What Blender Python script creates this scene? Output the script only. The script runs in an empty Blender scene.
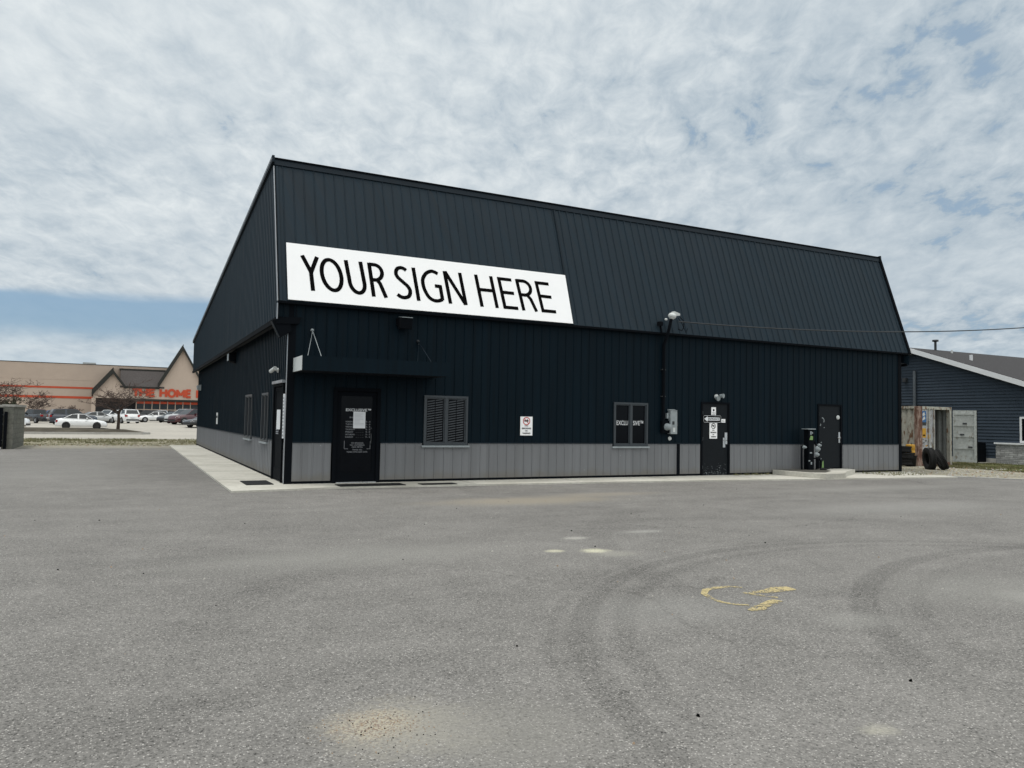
import bpy, math, random
from mathutils import Vector, Matrix
random.seed(7)
S = bpy.context.scene
COL = S.collection
ORG = {}

# ------------------------------------------------------------------ helpers
def lin(r, g, b):
    return tuple(((c / 255) / 12.92 if c / 255 <= .04045 else ((c / 255 + .055) / 1.055) ** 2.4) for c in (r, g, b))

class MB:
    """collects faces, builds ONE mesh object"""
    def __init__(s):
        s.v = []; s.f = []; s.m = []; s.sm = []
    def add(s, vs, fs, m=0, sm=False):
        k = len(s.v); s.v += [tuple(p) for p in vs]
        for f in fs:
            s.f.append([k + i for i in f]); s.m.append(m); s.sm.append(sm)
        return s
    def quad(s, a, b, c, d, m=0): return s.add([a, b, c, d], [[0, 1, 2, 3]], m)
    def poly(s, pts, m=0): return s.add(pts, [list(range(len(pts)))], m)
    def box(s, a, b, m=0):
        x0, x1 = sorted((a[0], b[0])); y0, y1 = sorted((a[1], b[1])); z0, z1 = sorted((a[2], b[2]))
        v = [(x0,y0,z0),(x1,y0,z0),(x1,y1,z0),(x0,y1,z0),(x0,y0,z1),(x1,y0,z1),(x1,y1,z1),(x0,y1,z1)]
        return s.add(v, [[0,3,2,1],[4,5,6,7],[0,1,5,4],[1,2,6,5],[2,3,7,6],[3,0,4,7]], m)
    def prism(s, pts, d, m=0, sm=False):
        """closed polygon pts (3D) extruded by vector d"""
        n = len(pts); d = Vector(d)
        v = [Vector(p) for p in pts] + [Vector(p) + d for p in pts]
        s.add(v, [list(range(n))[::-1], list(range(n, 2 * n))], m)
        return s.add(v, [[i, (i + 1) % n, n + (i + 1) % n, n + i] for i in range(n)], m, sm)
    def beam(s, p, q, w, h, up=(0, 0, 1), m=0):
        p, q, up = Vector(p), Vector(q), Vector(up)
        d = (q - p).normalized(); r = d.cross(up).normalized(); u = r.cross(d)
        c = [p + r * (sx * w / 2) + u * (sy * h / 2) for sx, sy in ((-1,-1),(1,-1),(1,1),(-1,1))]
        return s.prism(c, q - p, m)
    def tube(s, pts, r, n=8, m=0, cap=True):
        pts = [Vector(p) for p in pts]; rs = r if isinstance(r, (list, tuple)) else [r] * len(pts)
        rings = []; prev = None
        for i, p in enumerate(pts):
            d = (pts[min(i + 1, len(pts) - 1)] - pts[max(i - 1, 0)]).normalized()
            a = prev if prev is not None else (Vector((0, 0, 1)) if abs(d.z) < .9 else Vector((1, 0, 0)))
            x = (a - d * a.dot(d)).normalized(); y = d.cross(x); prev = x
            rings.append([p + (x * math.cos(t) + y * math.sin(t)) * rs[i] for t in [2 * math.pi * k / n for k in range(n)]])
        v = [p for R in rings for p in R]
        f = [[i * n + k, i * n + (k + 1) % n, (i + 1) * n + (k + 1) % n, (i + 1) * n + k] for i in range(len(pts) - 1) for k in range(n)]
        s.add(v, f, m, True)
        if cap: s.add(rings[0], [list(range(n))[::-1]], m); s.add(rings[-1], [list(range(n))], m)
        return s
    def lathe(s, o, axis, prof, n=24, m=0, sm=True):
        """prof: list of (radius, along) around axis through o"""
        o = Vector(o); d = Vector(axis).normalized()
        x = d.orthogonal().normalized(); y = d.cross(x)
        v = []
        for r, a in prof:
            for k in range(n):
                t = 2 * math.pi * k / n
                v.append(o + d * a + (x * math.cos(t) + y * math.sin(t)) * r)
        f = [[i * n + k, i * n + (k + 1) % n, (i + 1) * n + (k + 1) % n, (i + 1) * n + k] for i in range(len(prof) - 1) for k in range(n)]
        return s.add(v, f, m, sm)
    def disc(s, o, nrm, r, n=20, m=0, r0=0):
        d = Vector(nrm).normalized(); x = d.orthogonal().normalized(); y = d.cross(x); o = Vector(o)
        c = [o + (x * math.cos(2 * math.pi * k / n) + y * math.sin(2 * math.pi * k / n)) * r for k in range(n)]
        if r0 == 0: return s.add(c, [list(range(n))], m)
        e = [o + (p - o) * (r0 / r) for p in c]
        return s.add(c + e, [[k, (k + 1) % n, n + (k + 1) % n, n + k] for k in range(n)], m)
    def text(s, body, o, ux, uy, h, w=None, m=0, bold=0.0, centre=False):
        """flat lettering: cap height h, total width w, origin o (left baseline), axes ux, uy"""
        c = bpy.data.curves.new('lettering', 'FONT'); c.body = body; c.offset = bold; c.resolution_u = 3
        t = bpy.data.objects.new('lettering', c); COL.objects.link(t)
        dg = bpy.context.evaluated_depsgraph_get(); me = bpy.data.meshes.new_from_object(t.evaluated_get(dg))
        vs = [p.co.copy() for p in me.vertices]; fs = [list(p.vertices) for p in me.polygons]
        bpy.data.objects.remove(t); bpy.data.curves.remove(c); bpy.data.meshes.remove(me)
        if not vs: return s
        x0 = min(p.x for p in vs); x1 = max(p.x for p in vs); y0 = 0; cap = .69
        sy = h / cap; sx = sy if w is None else w / (x1 - x0)
        ox = -(x1 - x0) * sx / 2 if centre else 0
        o, ux, uy = Vector(o), Vector(ux), Vector(uy)
        return s.add([o + ux * ((p.x - x0) * sx + ox) + uy * (p.y * sy) for p in vs], fs, m)
    def build(s, name, mats, parent=None, origin=None, local=False, sub=0, bevel=0):
        me = bpy.data.meshes.new(name)
        if local: og = Vector((0, 0, 0))
        elif parent is not None: og = ORG[parent.name]
        else: og = Vector(origin) if origin is not None else Vector((0, 0, 0))
        me.from_pydata([tuple(Vector(p) - og) for p in s.v], [], s.f)
        for m in (mats if isinstance(mats, (list, tuple)) else [mats]): me.materials.append(m)
        me.polygons.foreach_set('material_index', s.m); me.polygons.foreach_set('use_smooth', s.sm)
        me.update()
        o = bpy.data.objects.new(name, me); COL.objects.link(o)
        if parent is not None: o.parent = parent
        elif not local: o.location = og
        ORG[o.name] = og
        if bevel:
            b = o.modifiers.new('bevel', 'BEVEL'); b.width = bevel; b.segments = 2; b.limit_method = 'ANGLE'
        return o

def tag(o, label=None, cat=None, group=None, kind=None):
    if label: o['label'] = label
    if cat: o['category'] = cat
    if group: o['group'] = group
    if kind: o['kind'] = kind
    return o
def empty(name, loc, label, cat, group=None, rz=0):
    o = bpy.data.objects.new(name, None); o.empty_display_size = .2; COL.objects.link(o)
    o.location = loc; o.rotation_euler = (0, 0, rz); ORG[o.name] = Vector(loc)
    return tag(o, label, cat, group)

# ------------------------------------------------------------------ materials
class NT:
    def __init__(s, tree): s.t = tree; s.n = tree.nodes; s.l = tree.links
    def new(s, k, **p):
        n = s.n.new(k)
        for a, b in p.items(): setattr(n, a, b)
        return n
    def put(s, n, i, v):
        if hasattr(v, 'is_output'): s.l.new(v, n.inputs[i])
        elif v is not None: n.inputs[i].default_value = v
    def math(s, op, a, b=None, c=None, clamp=False):
        n = s.new('ShaderNodeMath', operation=op, use_clamp=clamp); s.put(n, 0, a); s.put(n, 1, b)
        if c is not None: s.put(n, 2, c)
        return n.outputs[0]
    def vm(s, op, a, b=None):
        n = s.new('ShaderNodeVectorMath', operation=op); s.put(n, 0, a)
        if b is not None:
            if op == 'SCALE': s.put(n, 3, b)
            else: s.put(n, 1, b)
        return n.outputs['Value'] if op in ('LENGTH', 'DISTANCE', 'DOT_PRODUCT') else n.outputs[0]
    def noise(s, vec, scale, detail=4, rough=.55, dist=0.0, out='Fac'):
        n = s.new('ShaderNodeTexNoise'); s.put(n, 'Vector', vec); n.inputs['Scale'].default_value = scale
        n.inputs['Detail'].default_value = detail; n.inputs['Roughness'].default_value = rough; n.inputs['Distortion'].default_value = dist
        return n.outputs[out]
    def voro(s, vec, scale, out='Distance', feature='F1'):
        n = s.new('ShaderNodeTexVoronoi', feature=feature); s.put(n, 'Vector', vec); n.inputs['Scale'].default_value = scale
        return n.outputs[out]
    def mr(s, v, a, b, c=0.0, d=1.0, smooth=True):
        n = s.new('ShaderNodeMapRange', interpolation_type='SMOOTHSTEP' if smooth else 'LINEAR')
        s.put(n, 0, v); s.put(n, 1, a); s.put(n, 2, b); s.put(n, 3, c); s.put(n, 4, d); return n.outputs[0]
    def mix(s, f, a, b, mode='MIX'):
        n = s.new('ShaderNodeMix', data_type='RGBA', blend_type=mode); s.put(n, 0, f)
        for i, v in ((6, a), (7, b)):
            if isinstance(v, (tuple, list)): v = tuple(v) + ((1.0,) if len(v) == 3 else ())
            s.put(n, i, v)
        return n.outputs[2]
    def sep(s, v):
        n = s.new('ShaderNodeSeparateXYZ'); s.put(n, 0, v); return n.outputs
    def comb(s, x, y, z=0.0):
        n = s.new('ShaderNodeCombineXYZ'); s.put(n, 0, x); s.put(n, 1, y); s.put(n, 2, z); return n.outputs[0]
    def obj(s): return s.new('ShaderNodeTexCoord').outputs['Object']
    def geo(s): return s.new('ShaderNodeNewGeometry').outputs['Position']

MATS = {}
def base_mat(name):
    m = bpy.data.materials.new(name); m.use_nodes = True; t = NT(m.node_tree)
    b = m.node_tree.nodes['Principled BSDF']; MATS[name] = m
    return m, t, b
def pm(name, col, rough=.5, var=.12, scale=2.5, spec=.4, metal=0.0, bump=0.0, bscale=60, coat=0.0, stretch=(1, 1, 1), rvar=.1):
    """plain procedural material: base colour with a soft mottled variation, uneven gloss and an optional fine bump"""
    m, t, b = base_mat(name)
    v = t.obj()
    if stretch != (1, 1, 1): v = t.vm('MULTIPLY', v, stretch)
    n = t.noise(v, scale, 5, .6)
    k = t.mr(n, .3, .7, 1 - var, 1 + var, False)
    b.inputs['Base Color'].default_value = (*col, 1)
    c = t.vm('SCALE', t.comb(*col), k); t.l.new(c, b.inputs['Base Color'])
    t.l.new(t.mr(n, .3, .7, rough - rvar / 2, rough + rvar / 2, False), b.inputs['Roughness'])
    b.inputs['Specular IOR Level'].default_value = spec; b.inputs['Metallic'].default_value = metal
    b.inputs['Coat Weight'].default_value = coat
    if bump:
        bn = t.new('ShaderNodeBump'); bn.inputs['Strength'].default_value = bump; bn.inputs['Distance'].default_value = .01
        t.l.new(t.noise(v, bscale, 3), bn.inputs['Height']); t.l.new(bn.outputs[0], b.inputs['Normal'])
    return m

def panel_mat(name, col, dirt, rough, spec, streak=.25):
    """painted metal siding: faint vertical streaks, dust towards nothing in particular, small scuffs"""
    m, t, b = base_mat(name)
    v = t.geo(); x, y, z = t.sep(v)
    h = t.math('ADD', x, y)
    st = t.noise(t.comb(t.math('MULTIPLY', h, 9.0), t.math('MULTIPLY', z, .35)), 1.0, 5, .6)
    bl = t.noise(v, .5, 4, .6)
    pan = t.new('ShaderNodeTexWhiteNoise', noise_dimensions='1D'); t.put(pan, 'W', t.math('FLOOR', t.math('DIVIDE', h, .257)))
    k = t.math('ADD', t.mr(st, .3, .7, 1 - streak, 1 + streak, False), t.mr(pan.outputs[0], 0, 1, -.07, .07, False))
    c = t.vm('SCALE', t.comb(*col), k)
    c = t.mix(t.math('MULTIPLY', t.mr(bl, .45, .75), .35), c, dirt)
    fl = t.voro(v, 3.0); c = t.mix(t.math('MULTIPLY', t.mr(fl, .03, .018), .35), c, tuple(min(1, q * 5 + .02) for q in col))
    mud = t.math('MULTIPLY', t.mr(t.math('ADD', z, t.math('MULTIPLY', t.noise(v, 2.2, 5, .7), -.5)), .10, -.18), .55)
    c = t.mix(mud, c, (.15, .135, .11))
    t.l.new(c, b.inputs['Base Color'])
    t.l.new(t.mr(st, .3, .7, rough - .08, rough + .1, False), b.inputs['Roughness'])
    b.inputs['Specular IOR Level'].default_value = spec
    bn = t.new('ShaderNodeBump'); bn.inputs['Strength'].default_value = .12; bn.inputs['Distance'].default_value = .02
    t.l.new(t.noise(t.comb(t.math('MULTIPLY', h, 2.5), t.math('MULTIPLY', z, .6)), 1.0, 2), bn.inputs['Height']); t.l.new(bn.outputs[0], b.inputs['Normal'])
    return m

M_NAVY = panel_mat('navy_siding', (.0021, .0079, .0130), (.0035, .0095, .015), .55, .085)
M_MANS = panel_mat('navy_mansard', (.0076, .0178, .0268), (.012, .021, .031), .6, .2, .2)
M_WAIN = panel_mat('grey_siding', (.165, .170, .178), (.145, .147, .148), .55, .25, .08)
M_BLACK = pm('black_trim', (.0028, .004, .006), .9, .2, spec=.1)
M_TRIM = pm('navy_trim', (.0055, .0120, .0185), .55, .2, spec=.15)
M_LTRIM = pm('pale_metal_trim', (.25, .265, .285), .35, .2, spec=.5)
M_WHITE = pm('white_vinyl', (.90, .90, .90), .5, .015, spec=.3)
M_OFFW = pm('off_white_panel', (.55, .57, .56), .5, .1, spec=.3)
M_INK = pm('black_ink', (.002, .002, .002), .7, .05, spec=.03)
M_PRINT = pm('white_print', (.72, .74, .76), .6, .05, spec=.2)
M_DPRINT = pm('faded_print', (.26, .27, .29), .6, .1, spec=.2)
M_RED = pm('red_ink', (.5, .05, .04), .6, .05, spec=.2)
M_GLASSD = pm('dark_door_glass', (.0035, .0045, .0065), .14, .2, spec=.09, rvar=.04)
M_DOOR = pm('dark_door_paint', (.0042, .0062, .0085), .5, .25, 5, spec=.15)
M_FRAMEG = pm('grey_window_frame', (.035, .043, .050), .4, .1, spec=.4)
M_DASH = pm('grey_screen', (.043, .050, .057), .5, .15, spec=.3)
M_STEEL = pm('brushed_steel', (.55, .56, .57), .3, .1, metal=.8)
M_GALV = pm('galvanised_grey', (.26, .29, .30), .45, .15, 6, spec=.4)
M_DGREY = pm('dark_grey_metal', (.03, .033, .036), .5, .2, spec=.35)
M_RUBBER = pm('black_rubber', (.012, .012, .012), .75, .25, 20, spec=.25, bump=.3, bscale=80)
M_YEL = pm('yellow_plastic', (.50, .27, .03), .5, .2, spec=.3)
M_RUST = pm('rusty_steel', (.17, .095, .07), .85, .45, 7, spec=.1, bump=.3, bscale=30)
M_SOFFIT = pm('dark_soffit', (.006, .008, .012), .6, .1, spec=.2)
M_GREEN = pm('green_sticker', (.18, .30, .10), .6, .1)

def concrete_mat(name, col, stain, sc=1.5):
    m, t, b = base_mat(name); v = t.geo()
    n1 = t.noise(v, sc * .35, 5, .65); n2 = t.noise(v, sc * 9, 4, .6); n3 = t.voro(v, 120)
    c = t.mix(t.mr(n1, .40, .70), col, stain)
    c = t.mix(1.0, c, t.comb(*[t.mr(n2, .3, .7, .88, 1.1, False)] * 3), 'MULTIPLY')
    t.l.new(c, b.inputs['Base Color']); b.inputs['Roughness'].default_value = .9; b.inputs['Specular IOR Level'].default_value = .2
    bn = t.new('ShaderNodeBump'); bn.inputs['Strength'].default_value = .25; bn.inputs['Distance'].default_value = .004
    t.l.new(n3, bn.inputs['Height']); t.l.new(bn.outputs[0], b.inputs['Normal'])
    return m
M_CONC = concrete_mat('concrete', (.50, .485, .43), (.40, .385, .335))
M_LOT = concrete_mat('light_concrete_lot', (.38, .355, .31), (.32, .30, .265), .3)
M_KERB = concrete_mat('kerb_concrete', (.40, .39, .36), (.28, .27, .25))
M_BLOCK = None

def block_mat(name, a, bcol, bw, bh, mort):
    m, t, b = base_mat(name)
    x, y, z = t.sep(t.geo())
    br = t.new('ShaderNodeTexBrick'); t.put(br, 'Vector', t.comb(t.math('ADD', x, y), z))
    br.inputs['Color1'].default_value = (*a, 1); br.inputs['Color2'].default_value = (*bcol, 1); br.inputs['Mortar'].default_value = (*mort, 1)
    br.inputs['Scale'].default_value = 1; br.inputs['Brick Width'].default_value = bw; br.inputs['Row Height'].default_value = bh
    br.inputs['Mortar Size'].default_value = .008; br.inputs['Bias'].default_value = 0
    n = t.noise(t.geo(), 6, 5, .7)
    c = t.mix(1.0, br.outputs[0], t.comb(*[t.mr(n, .3, .7, .7, 1.25, False)] * 3), 'MULTIPLY')
    t.l.new(c, b.inputs['Base Color']); b.inputs['Roughness'].default_value = .9; b.inputs['Specular IOR Level'].default_value = .15
    bn = t.new('ShaderNodeBump'); bn.inputs['Strength'].default_value = .7; bn.inputs['Distance'].default_value = .02
    t.l.new(t.math('SUBTRACT', n, br.outputs['Fac']), bn.inputs['Height']); t.l.new(bn.outputs[0], b.inputs['Normal'])
    return m
M_BLOCK = block_mat('split_face_block', (.20, .20, .175), (.165, .168, .145), .43, .215, (.14, .14, .125))
M_STONE = block_mat('ledge_stone', (.40, .40, .39), (.24, .24, .235), .38, .085, (.15, .15, .15))

def ground_mat(name, green, tan, bias, sc=.9):
    m, t, b = base_mat(name); v = t.geo()
    n = t.noise(v, sc, 6, .65); n2 = t.noise(v, 25, 3, .6)
    c = t.mix(t.mr(n, bias - .1, bias + .1), green, tan)
    c = t.mix(1.0, c, t.comb(*[t.mr(n2, .3, .7, .65, 1.35, False)] * 3), 'MULTIPLY')
    t.l.new(c, b.inputs['Base Color']); b.inputs['Roughness'].default_value = .95; b.inputs['Specular IOR Level'].default_value = .1
    bn = t.new('ShaderNodeBump'); bn.inputs['Strength'].default_value = .5; bn.inputs['Distance'].default_value = .03
    t.l.new(n2, bn.inputs['Height']); t.l.new(bn.outputs[0], b.inputs['Normal'])
    return m
M_VERGE = ground_mat('verge_soil', (.115, .112, .058), (.27, .245, .185), .47)
M_GRAVEL = ground_mat('gravel', (.19, .175, .13), (.30, .28, .22), .47, 1.8)
M_LAWN = ground_mat('lawn_soil', (.09, .11, .035), (.20, .18, .10), .56)
M_MULCH = ground_mat('island_mulch', (.055, .047, .036), (.09, .08, .06), .5)
M_FAR = ground_mat('far_ground', (.10, .11, .05), (.20, .19, .14), .5, .05)

def grass_mat(name, a, bb):
    m, t, b = base_mat(name)
    n = t.noise(t.geo(), 1.5, 4, .7)
    t.l.new(t.mix(t.mr(n, .35, .65), a, bb), b.inputs['Base Color']); b.inputs['Roughness'].default_value = .8; b.inputs['Specular IOR Level'].default_value = .15
    return m
M_BLADE = grass_mat('grass_blades', (.10, .11, .045), (.20, .18, .10))

# asphalt with aggregate, tyre arcs, sand and spill patches
def asphalt():
    m, t, b = base_mat('old_asphalt'); v = t.geo(); x, y, z = t.sep(v)
    g1 = t.noise(v, .22, 5, .6, .4); g2 = t.noise(v, 1.7, 5, .65); g3 = t.noise(v, 45, 3, .6); g4 = t.noise(v, 14, 7, .78)
    stretch = t.noise(t.comb(t.math('MULTIPLY', x, .25), t.math('MULTIPLY', y, 1.4)), 1.0, 5, .65)
    k = t.math('ADD', t.mr(g1, .3, .7, -.13, .12, False), t.mr(g2, .3, .7, -.12, .12, False))
    k = t.math('ADD', k, t.mr(stretch, .3, .7, -.08, .08, False))
    k = t.math('ADD', k, t.mr(g3, .3, .7, -.34, .34, False))
    k = t.math('ADD', k, t.mr(g4, .35, .65, -.17, .17, False))
    # aggregate: pale and dark chips
    cell = t.new('ShaderNodeTexVoronoi'); t.put(cell, 'Vector', v); cell.inputs['Scale'].default_value = 100
    r = t.sep(cell.outputs['Color']); 
    chip = t.math('MULTIPLY', t.mr(r[0], .80, .98), t.mr(cell.outputs['Distance'], .62, .35))
    dark = t.math('MULTIPLY', t.mr(r[1], .72, .95), t.mr(cell.outputs['Distance'], .7, .4))
    k = t.math('ADD', k, t.math('MULTIPLY', chip, 1.5)); k = t.math('SUBTRACT', k, t.math('MULTIPLY', dark, .55))
    cell2 = t.new('ShaderNodeTexVoronoi'); t.put(cell2, 'Vector', v); cell2.inputs['Scale'].default_value = 60
    r2 = t.sep(cell2.outputs['Color'])
    k = t.math('ADD', k, t.math('MULTIPLY', t.math('MULTIPLY', t.mr(r2[0], .93, .99), t.mr(cell2.outputs['Distance'], .40, .22)), .9))
    # tyre arcs
    wob = t.math('MULTIPLY', t.math('SUBTRACT', g2, .5), .10)
    def arc(cx, cy, R, w, amt, y0=-30, soft=.05):
        d = t.vm('DISTANCE', t.comb(x, y, 0.0), (cx, cy, 0)); e = t.math('ABSOLUTE', t.math('ADD', t.math('SUBTRACT', d, R), wob))
        mk = t.mr(e, w + soft, w - soft * .3)
        side = t.math('MULTIPLY', t.mr(y, y0 - .6, y0 + .6), t.mr(g2, .25, .6, .45, 1.0))
        return t.math('MULTIPLY', t.math('MULTIPLY', mk, side), amt)
    for a in ((4.55, -16.2, 5.53, .09, .185, -15.6), (4.55, -16.2, 5.19, .07, .15, -14.8), (4.55, -16.2, 5.76, .03, .09, -15.2),
              (6.85, -18.2, 6.22, .11, .19, -15.0), (6.85, -18.2, 5.75, .06, .10, -15.0), (4.0, -15.5, 7.6, .22, .07, -12.5), (9.0, -13.0, 7.4, .2, .08, -14.0)):
        k = t.math('SUBTRACT', k, arc(*a))
    # paving seam running away from the camera, and a wandering crack
    crk = t.math('ABSOLUTE', t.math('ADD', t.math('SUBTRACT', t.math('ADD', t.math('MULTIPLY', x, .9), y), -.6), t.math('MULTIPLY', t.math('SUBTRACT', t.noise(v, .9, 6, .7), .5), 1.6)))
    k = t.math('SUBTRACT', k, t.math('MULTIPLY', t.math('MULTIPLY', t.mr(crk, .03, .008), t.math('MULTIPLY', t.mr(y, -7.5, -6.5), t.mr(y, -1.6, -2.2))), .35))
    c = t.vm('SCALE', t.comb(.168, .161, .150), t.math('MAXIMUM', t.math('ADD', k, 1.0), .12))
    # fine cracks wandering through the mat
    wq = t.vm('ADD', v, t.vm('SCALE', t.vm('SUBTRACT', t.noise(v, 1.3, 6, .7, 0, 'Color'), (.5, .5, .5)), 1.1))
    ce = t.voro(wq, .16, 'Distance', 'DISTANCE_TO_EDGE')
    c = t.mix(t.math('MULTIPLY', t.math('MULTIPLY', t.mr(ce, .0045, .0012), t.mr(t.noise(v, .3, 3, .5), .48, .62)), .40), c, (.045, .042, .038))
    # patches: (x, y, rx, ry, colour, strength, breakup)
    def patch(c, px, py, rx, ry, col, amt, br=.5):
        d = t.vm('LENGTH', t.vm('MULTIPLY', t.vm('SUBTRACT', t.comb(x, y, 0.0), (px, py, 0)), (1 / rx, 1 / ry, 0)))
        d = t.math('ADD', d, t.math('ADD', t.math('MULTIPLY', t.math('SUBTRACT', g2, .5), .9), t.math('MULTIPLY', t.math('SUBTRACT', g4, .5), 1.5)))
        mk = t.mr(d, 1.0, .2)
        mk = t.math('MULTIPLY', mk, t.mr(g3, .5 - br, .5 + br * .4))
        return t.mix(t.math('MULTIPLY', mk, amt), c, col)
    sand = t.mix(t.mr(r[2], .55, .8), (.36, .325, .25), (.19, .14, .105))
    c = patch(c, -1.98, -14.5, .55, .58, (.295, .277, .235), .85, .4)
    c = patch(c, -1.55, -14.75, .8, .7, (.225, .217, .195), .6, .5)
    c = patch(c, -2.12, -14.40, .30, .27, sand, .95, .35)
    c = patch(c, 1.5, -10.02, .17, .13, (.50, .48, .36), .9); c = patch(c, 1.99, -10.2, .26, .22, (.56, .54, .40), .95); c = patch(c, 2.1, -10.45, .45, .3, (.31, .30, .26), .6)
    c = patch(c, 2.3, -9.2, .25, .16, (.40, .39, .35), .7)
    c = patch(c, .33, -15.55, .16, .12, (.34, .325, .27), .8); c = patch(c, 2.2, -13.9, .5, .35, (.26, .255, .235), .5)
    c = patch(c, 4.6, -14.0, .5, .5, (.29, .285, .26), .6); c = patch(c, 4.5, -13.6, 1.6, 1.0, (.24, .235, .215), .5)
    c = patch(c, 4.0, -4.6, 2.8, 1.0, (.29, .255, .195), .75, .8); c = patch(c, 6.2, -3.9, 2.0, .6, (.28, .25, .20), .6, .8)
    c = patch(c, 11.0, -8.0, 4.0, 1.2, (.25, .245, .23), .55); c = patch(c, -1.0, -9.5, 2.5, 1.0, (.24, .235, .215), .55)
    c = patch(c, -5.0, 6.0, 2.2, 5.0, (.23, .225, .21), .5); c = patch(c, 1.0, -13.0, 1.2, .7, (.235, .23, .215), .5)
    c = patch(c, 15.0, -4.5, 5.0, .8, (.25, .245, .225), .5); c = patch(c, 3.6, -9.0, .5, .18, (.34, .335, .31), .6)
    # loose sand along the verge
    vg = t.mr(t.math('ADD', y, t.math('MULTIPLY', g2, 3.0)), 21.5, 25.0)
    c = t.mix(t.math('MULTIPLY', vg, .75), c, (.28, .26, .20))
    t.l.new(c, b.inputs['Base Color'])
    b.inputs['Roughness'].default_value = .88; b.inputs['Specular IOR Level'].default_value = .25
    bn = t.new('ShaderNodeBump'); bn.inputs['Strength'].default_value = .55; bn.inputs['Distance'].default_value = .006
    t.l.new(t.math('ADD', t.math('MULTIPLY', cell.outputs['Distance'], -1.0), g3), bn.inputs['Height']); t.l.new(bn.outputs[0], b.inputs['Normal'])
    return m
M_ASPH = asphalt()

# ------------------------------------------------------------------ sky, sun, camera
SUN = Vector((-.27, .115, .95)).normalized()
def world():
    w = bpy.data.worlds.new('World'); S.world = w; w.use_nodes = True
    t = NT(w.node_tree); bg = w.node_tree.nodes['Background']
    sky = t.new('ShaderNodeTexSky', sky_type='NISHITA', sun_disc=False)
    sky.sun_elevation = math.asin(SUN.z); sky.sun_rotation = math.atan2(SUN.x, SUN.y); sky.air_density = 1.0; sky.dust_density = 1.0; sky.ozone_density = 1.5
    d = t.new('ShaderNodeTexCoord').outputs['Generated']; x, y, z = t.sep(d)
    zz = t.math('ADD', t.math('MAXIMUM', z, 0.0), .27)
    px_, py_ = t.math('DIVIDE', x, zz), t.math('DIVIDE', y, zz); P = t.comb(px_, py_, 0.0)
    al = t.math('ADD', t.math('MULTIPLY', px_, .50), t.math('MULTIPLY', py_, .866)); ac_ = t.math('SUBTRACT', t.math('MULTIPLY', px_, .866), t.math('MULTIPLY', py_, .50))
    wv = t.comb(t.math('MULTIPLY', al, .78), ac_, 0.0)
    big = t.noise(P, 1.25, 4, .55, .2)
    fine = t.noise(wv, 15.0, 6, .62, .3)
    med = t.noise(wv, 4.2, 4, .55, .3)
    amp = t.mr(big, .35, .65, .52, .26)
    br = t.math('ADD', t.math('MULTIPLY', t.mr(big, .32, .68, 0, 1, False), .34), t.math('ADD', t.math('MULTIPLY', t.mr(fine, .32, .68, 0, 1, False), amp), t.math('MULTIPLY', t.mr(med, .3, .7, 0, 1, False), .30)))
    near = t.vm('DOT_PRODUCT', d, tuple(Vector((.16, .78, .60)).normalized()))
    br = t.math('ADD', br, t.mr(near, .78, 1.0, -.05, .17))
    br = t.math('ADD', br, t.mr(x, .5, .9, 0, -.10))
    cl = t.mix(t.mr(br, .20, .94, 0, 1, False), (.405, .49, .565), (.775, .825, .845))
    back = t.mr(y, .25, -.35, 1.0, 1.75)  # unseen sky behind the camera, brightened to light the facade and banner
    zen = t.math('MULTIPLY', t.mr(z, .52, .95, 1.0, 2.0), back)
    cl = t.vm('SCALE', cl, zen)
    cl = t.mix(t.mr(t.math('ADD', z, t.math('MULTIPLY', y, -.6)), .45, .9), cl, t.vm('MULTIPLY', cl, (1.12, 1.0, .90)))
    thin = t.math('ADD', t.math('MULTIPLY', fine, .55), t.math('MULTIPLY', med, .45))
    cov = t.mr(t.math('ADD', t.math('ADD', thin, t.mr(big, .3, .7, -.035, .05, False)), t.mr(x, .50, .85, .02, -.045)), .33, .41, .50, 1.0)
    # the clear band low in the left distance, ragged cloud edge above, pale haze below
    azi = t.math('DIVIDE', x, t.math('MAXIMUM', y, .05))
    edge = t.math('ADD', z, t.math('ADD', t.math('MULTIPLY', t.math('SUBTRACT', t.noise(t.comb(t.math('MULTIPLY', azi, 3.0), t.math('MULTIPLY', z, 18.0)), 1.0, 5, .6), .5), .03), t.math('ADD', t.math('MULTIPLY', azi, -.04), .024)))
    band = t.math('MULTIPLY', t.mr(edge, .168, .152), t.mr(edge, .096, .128))
    band = t.math('MULTIPLY', band, t.mr(azi, .5, .3))
    cov = t.math('MULTIPLY', cov, t.math('SUBTRACT', 1.0, t.math('MULTIPLY', band, .92)))
    blue = t.mix(.55, t.vm('SCALE', sky.outputs[0], .085), (.25, .43, .63))
    out = t.mix(cov, blue, cl)
    haze = t.mr(z, .11, .01)
    out = t.mix(t.math('MULTIPLY', haze, .55), out, (.55, .66, .73))
    out = t.vm('SCALE', out, 10.0)
    t.l.new(out, bg.inputs['Color']); bg.inputs['Strength'].default_value = .1
world()
sl = bpy.data.lights.new('sun', 'SUN'); sl.energy = 1.5; sl.angle = math.radians(10); sl.color = (1, .965, .91)
so = bpy.data.objects.new('sun', sl); COL.objects.link(so); so.rotation_euler = SUN.to_track_quat('Z', 'Y').to_euler(); so.location = (0, 0, 30)

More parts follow.
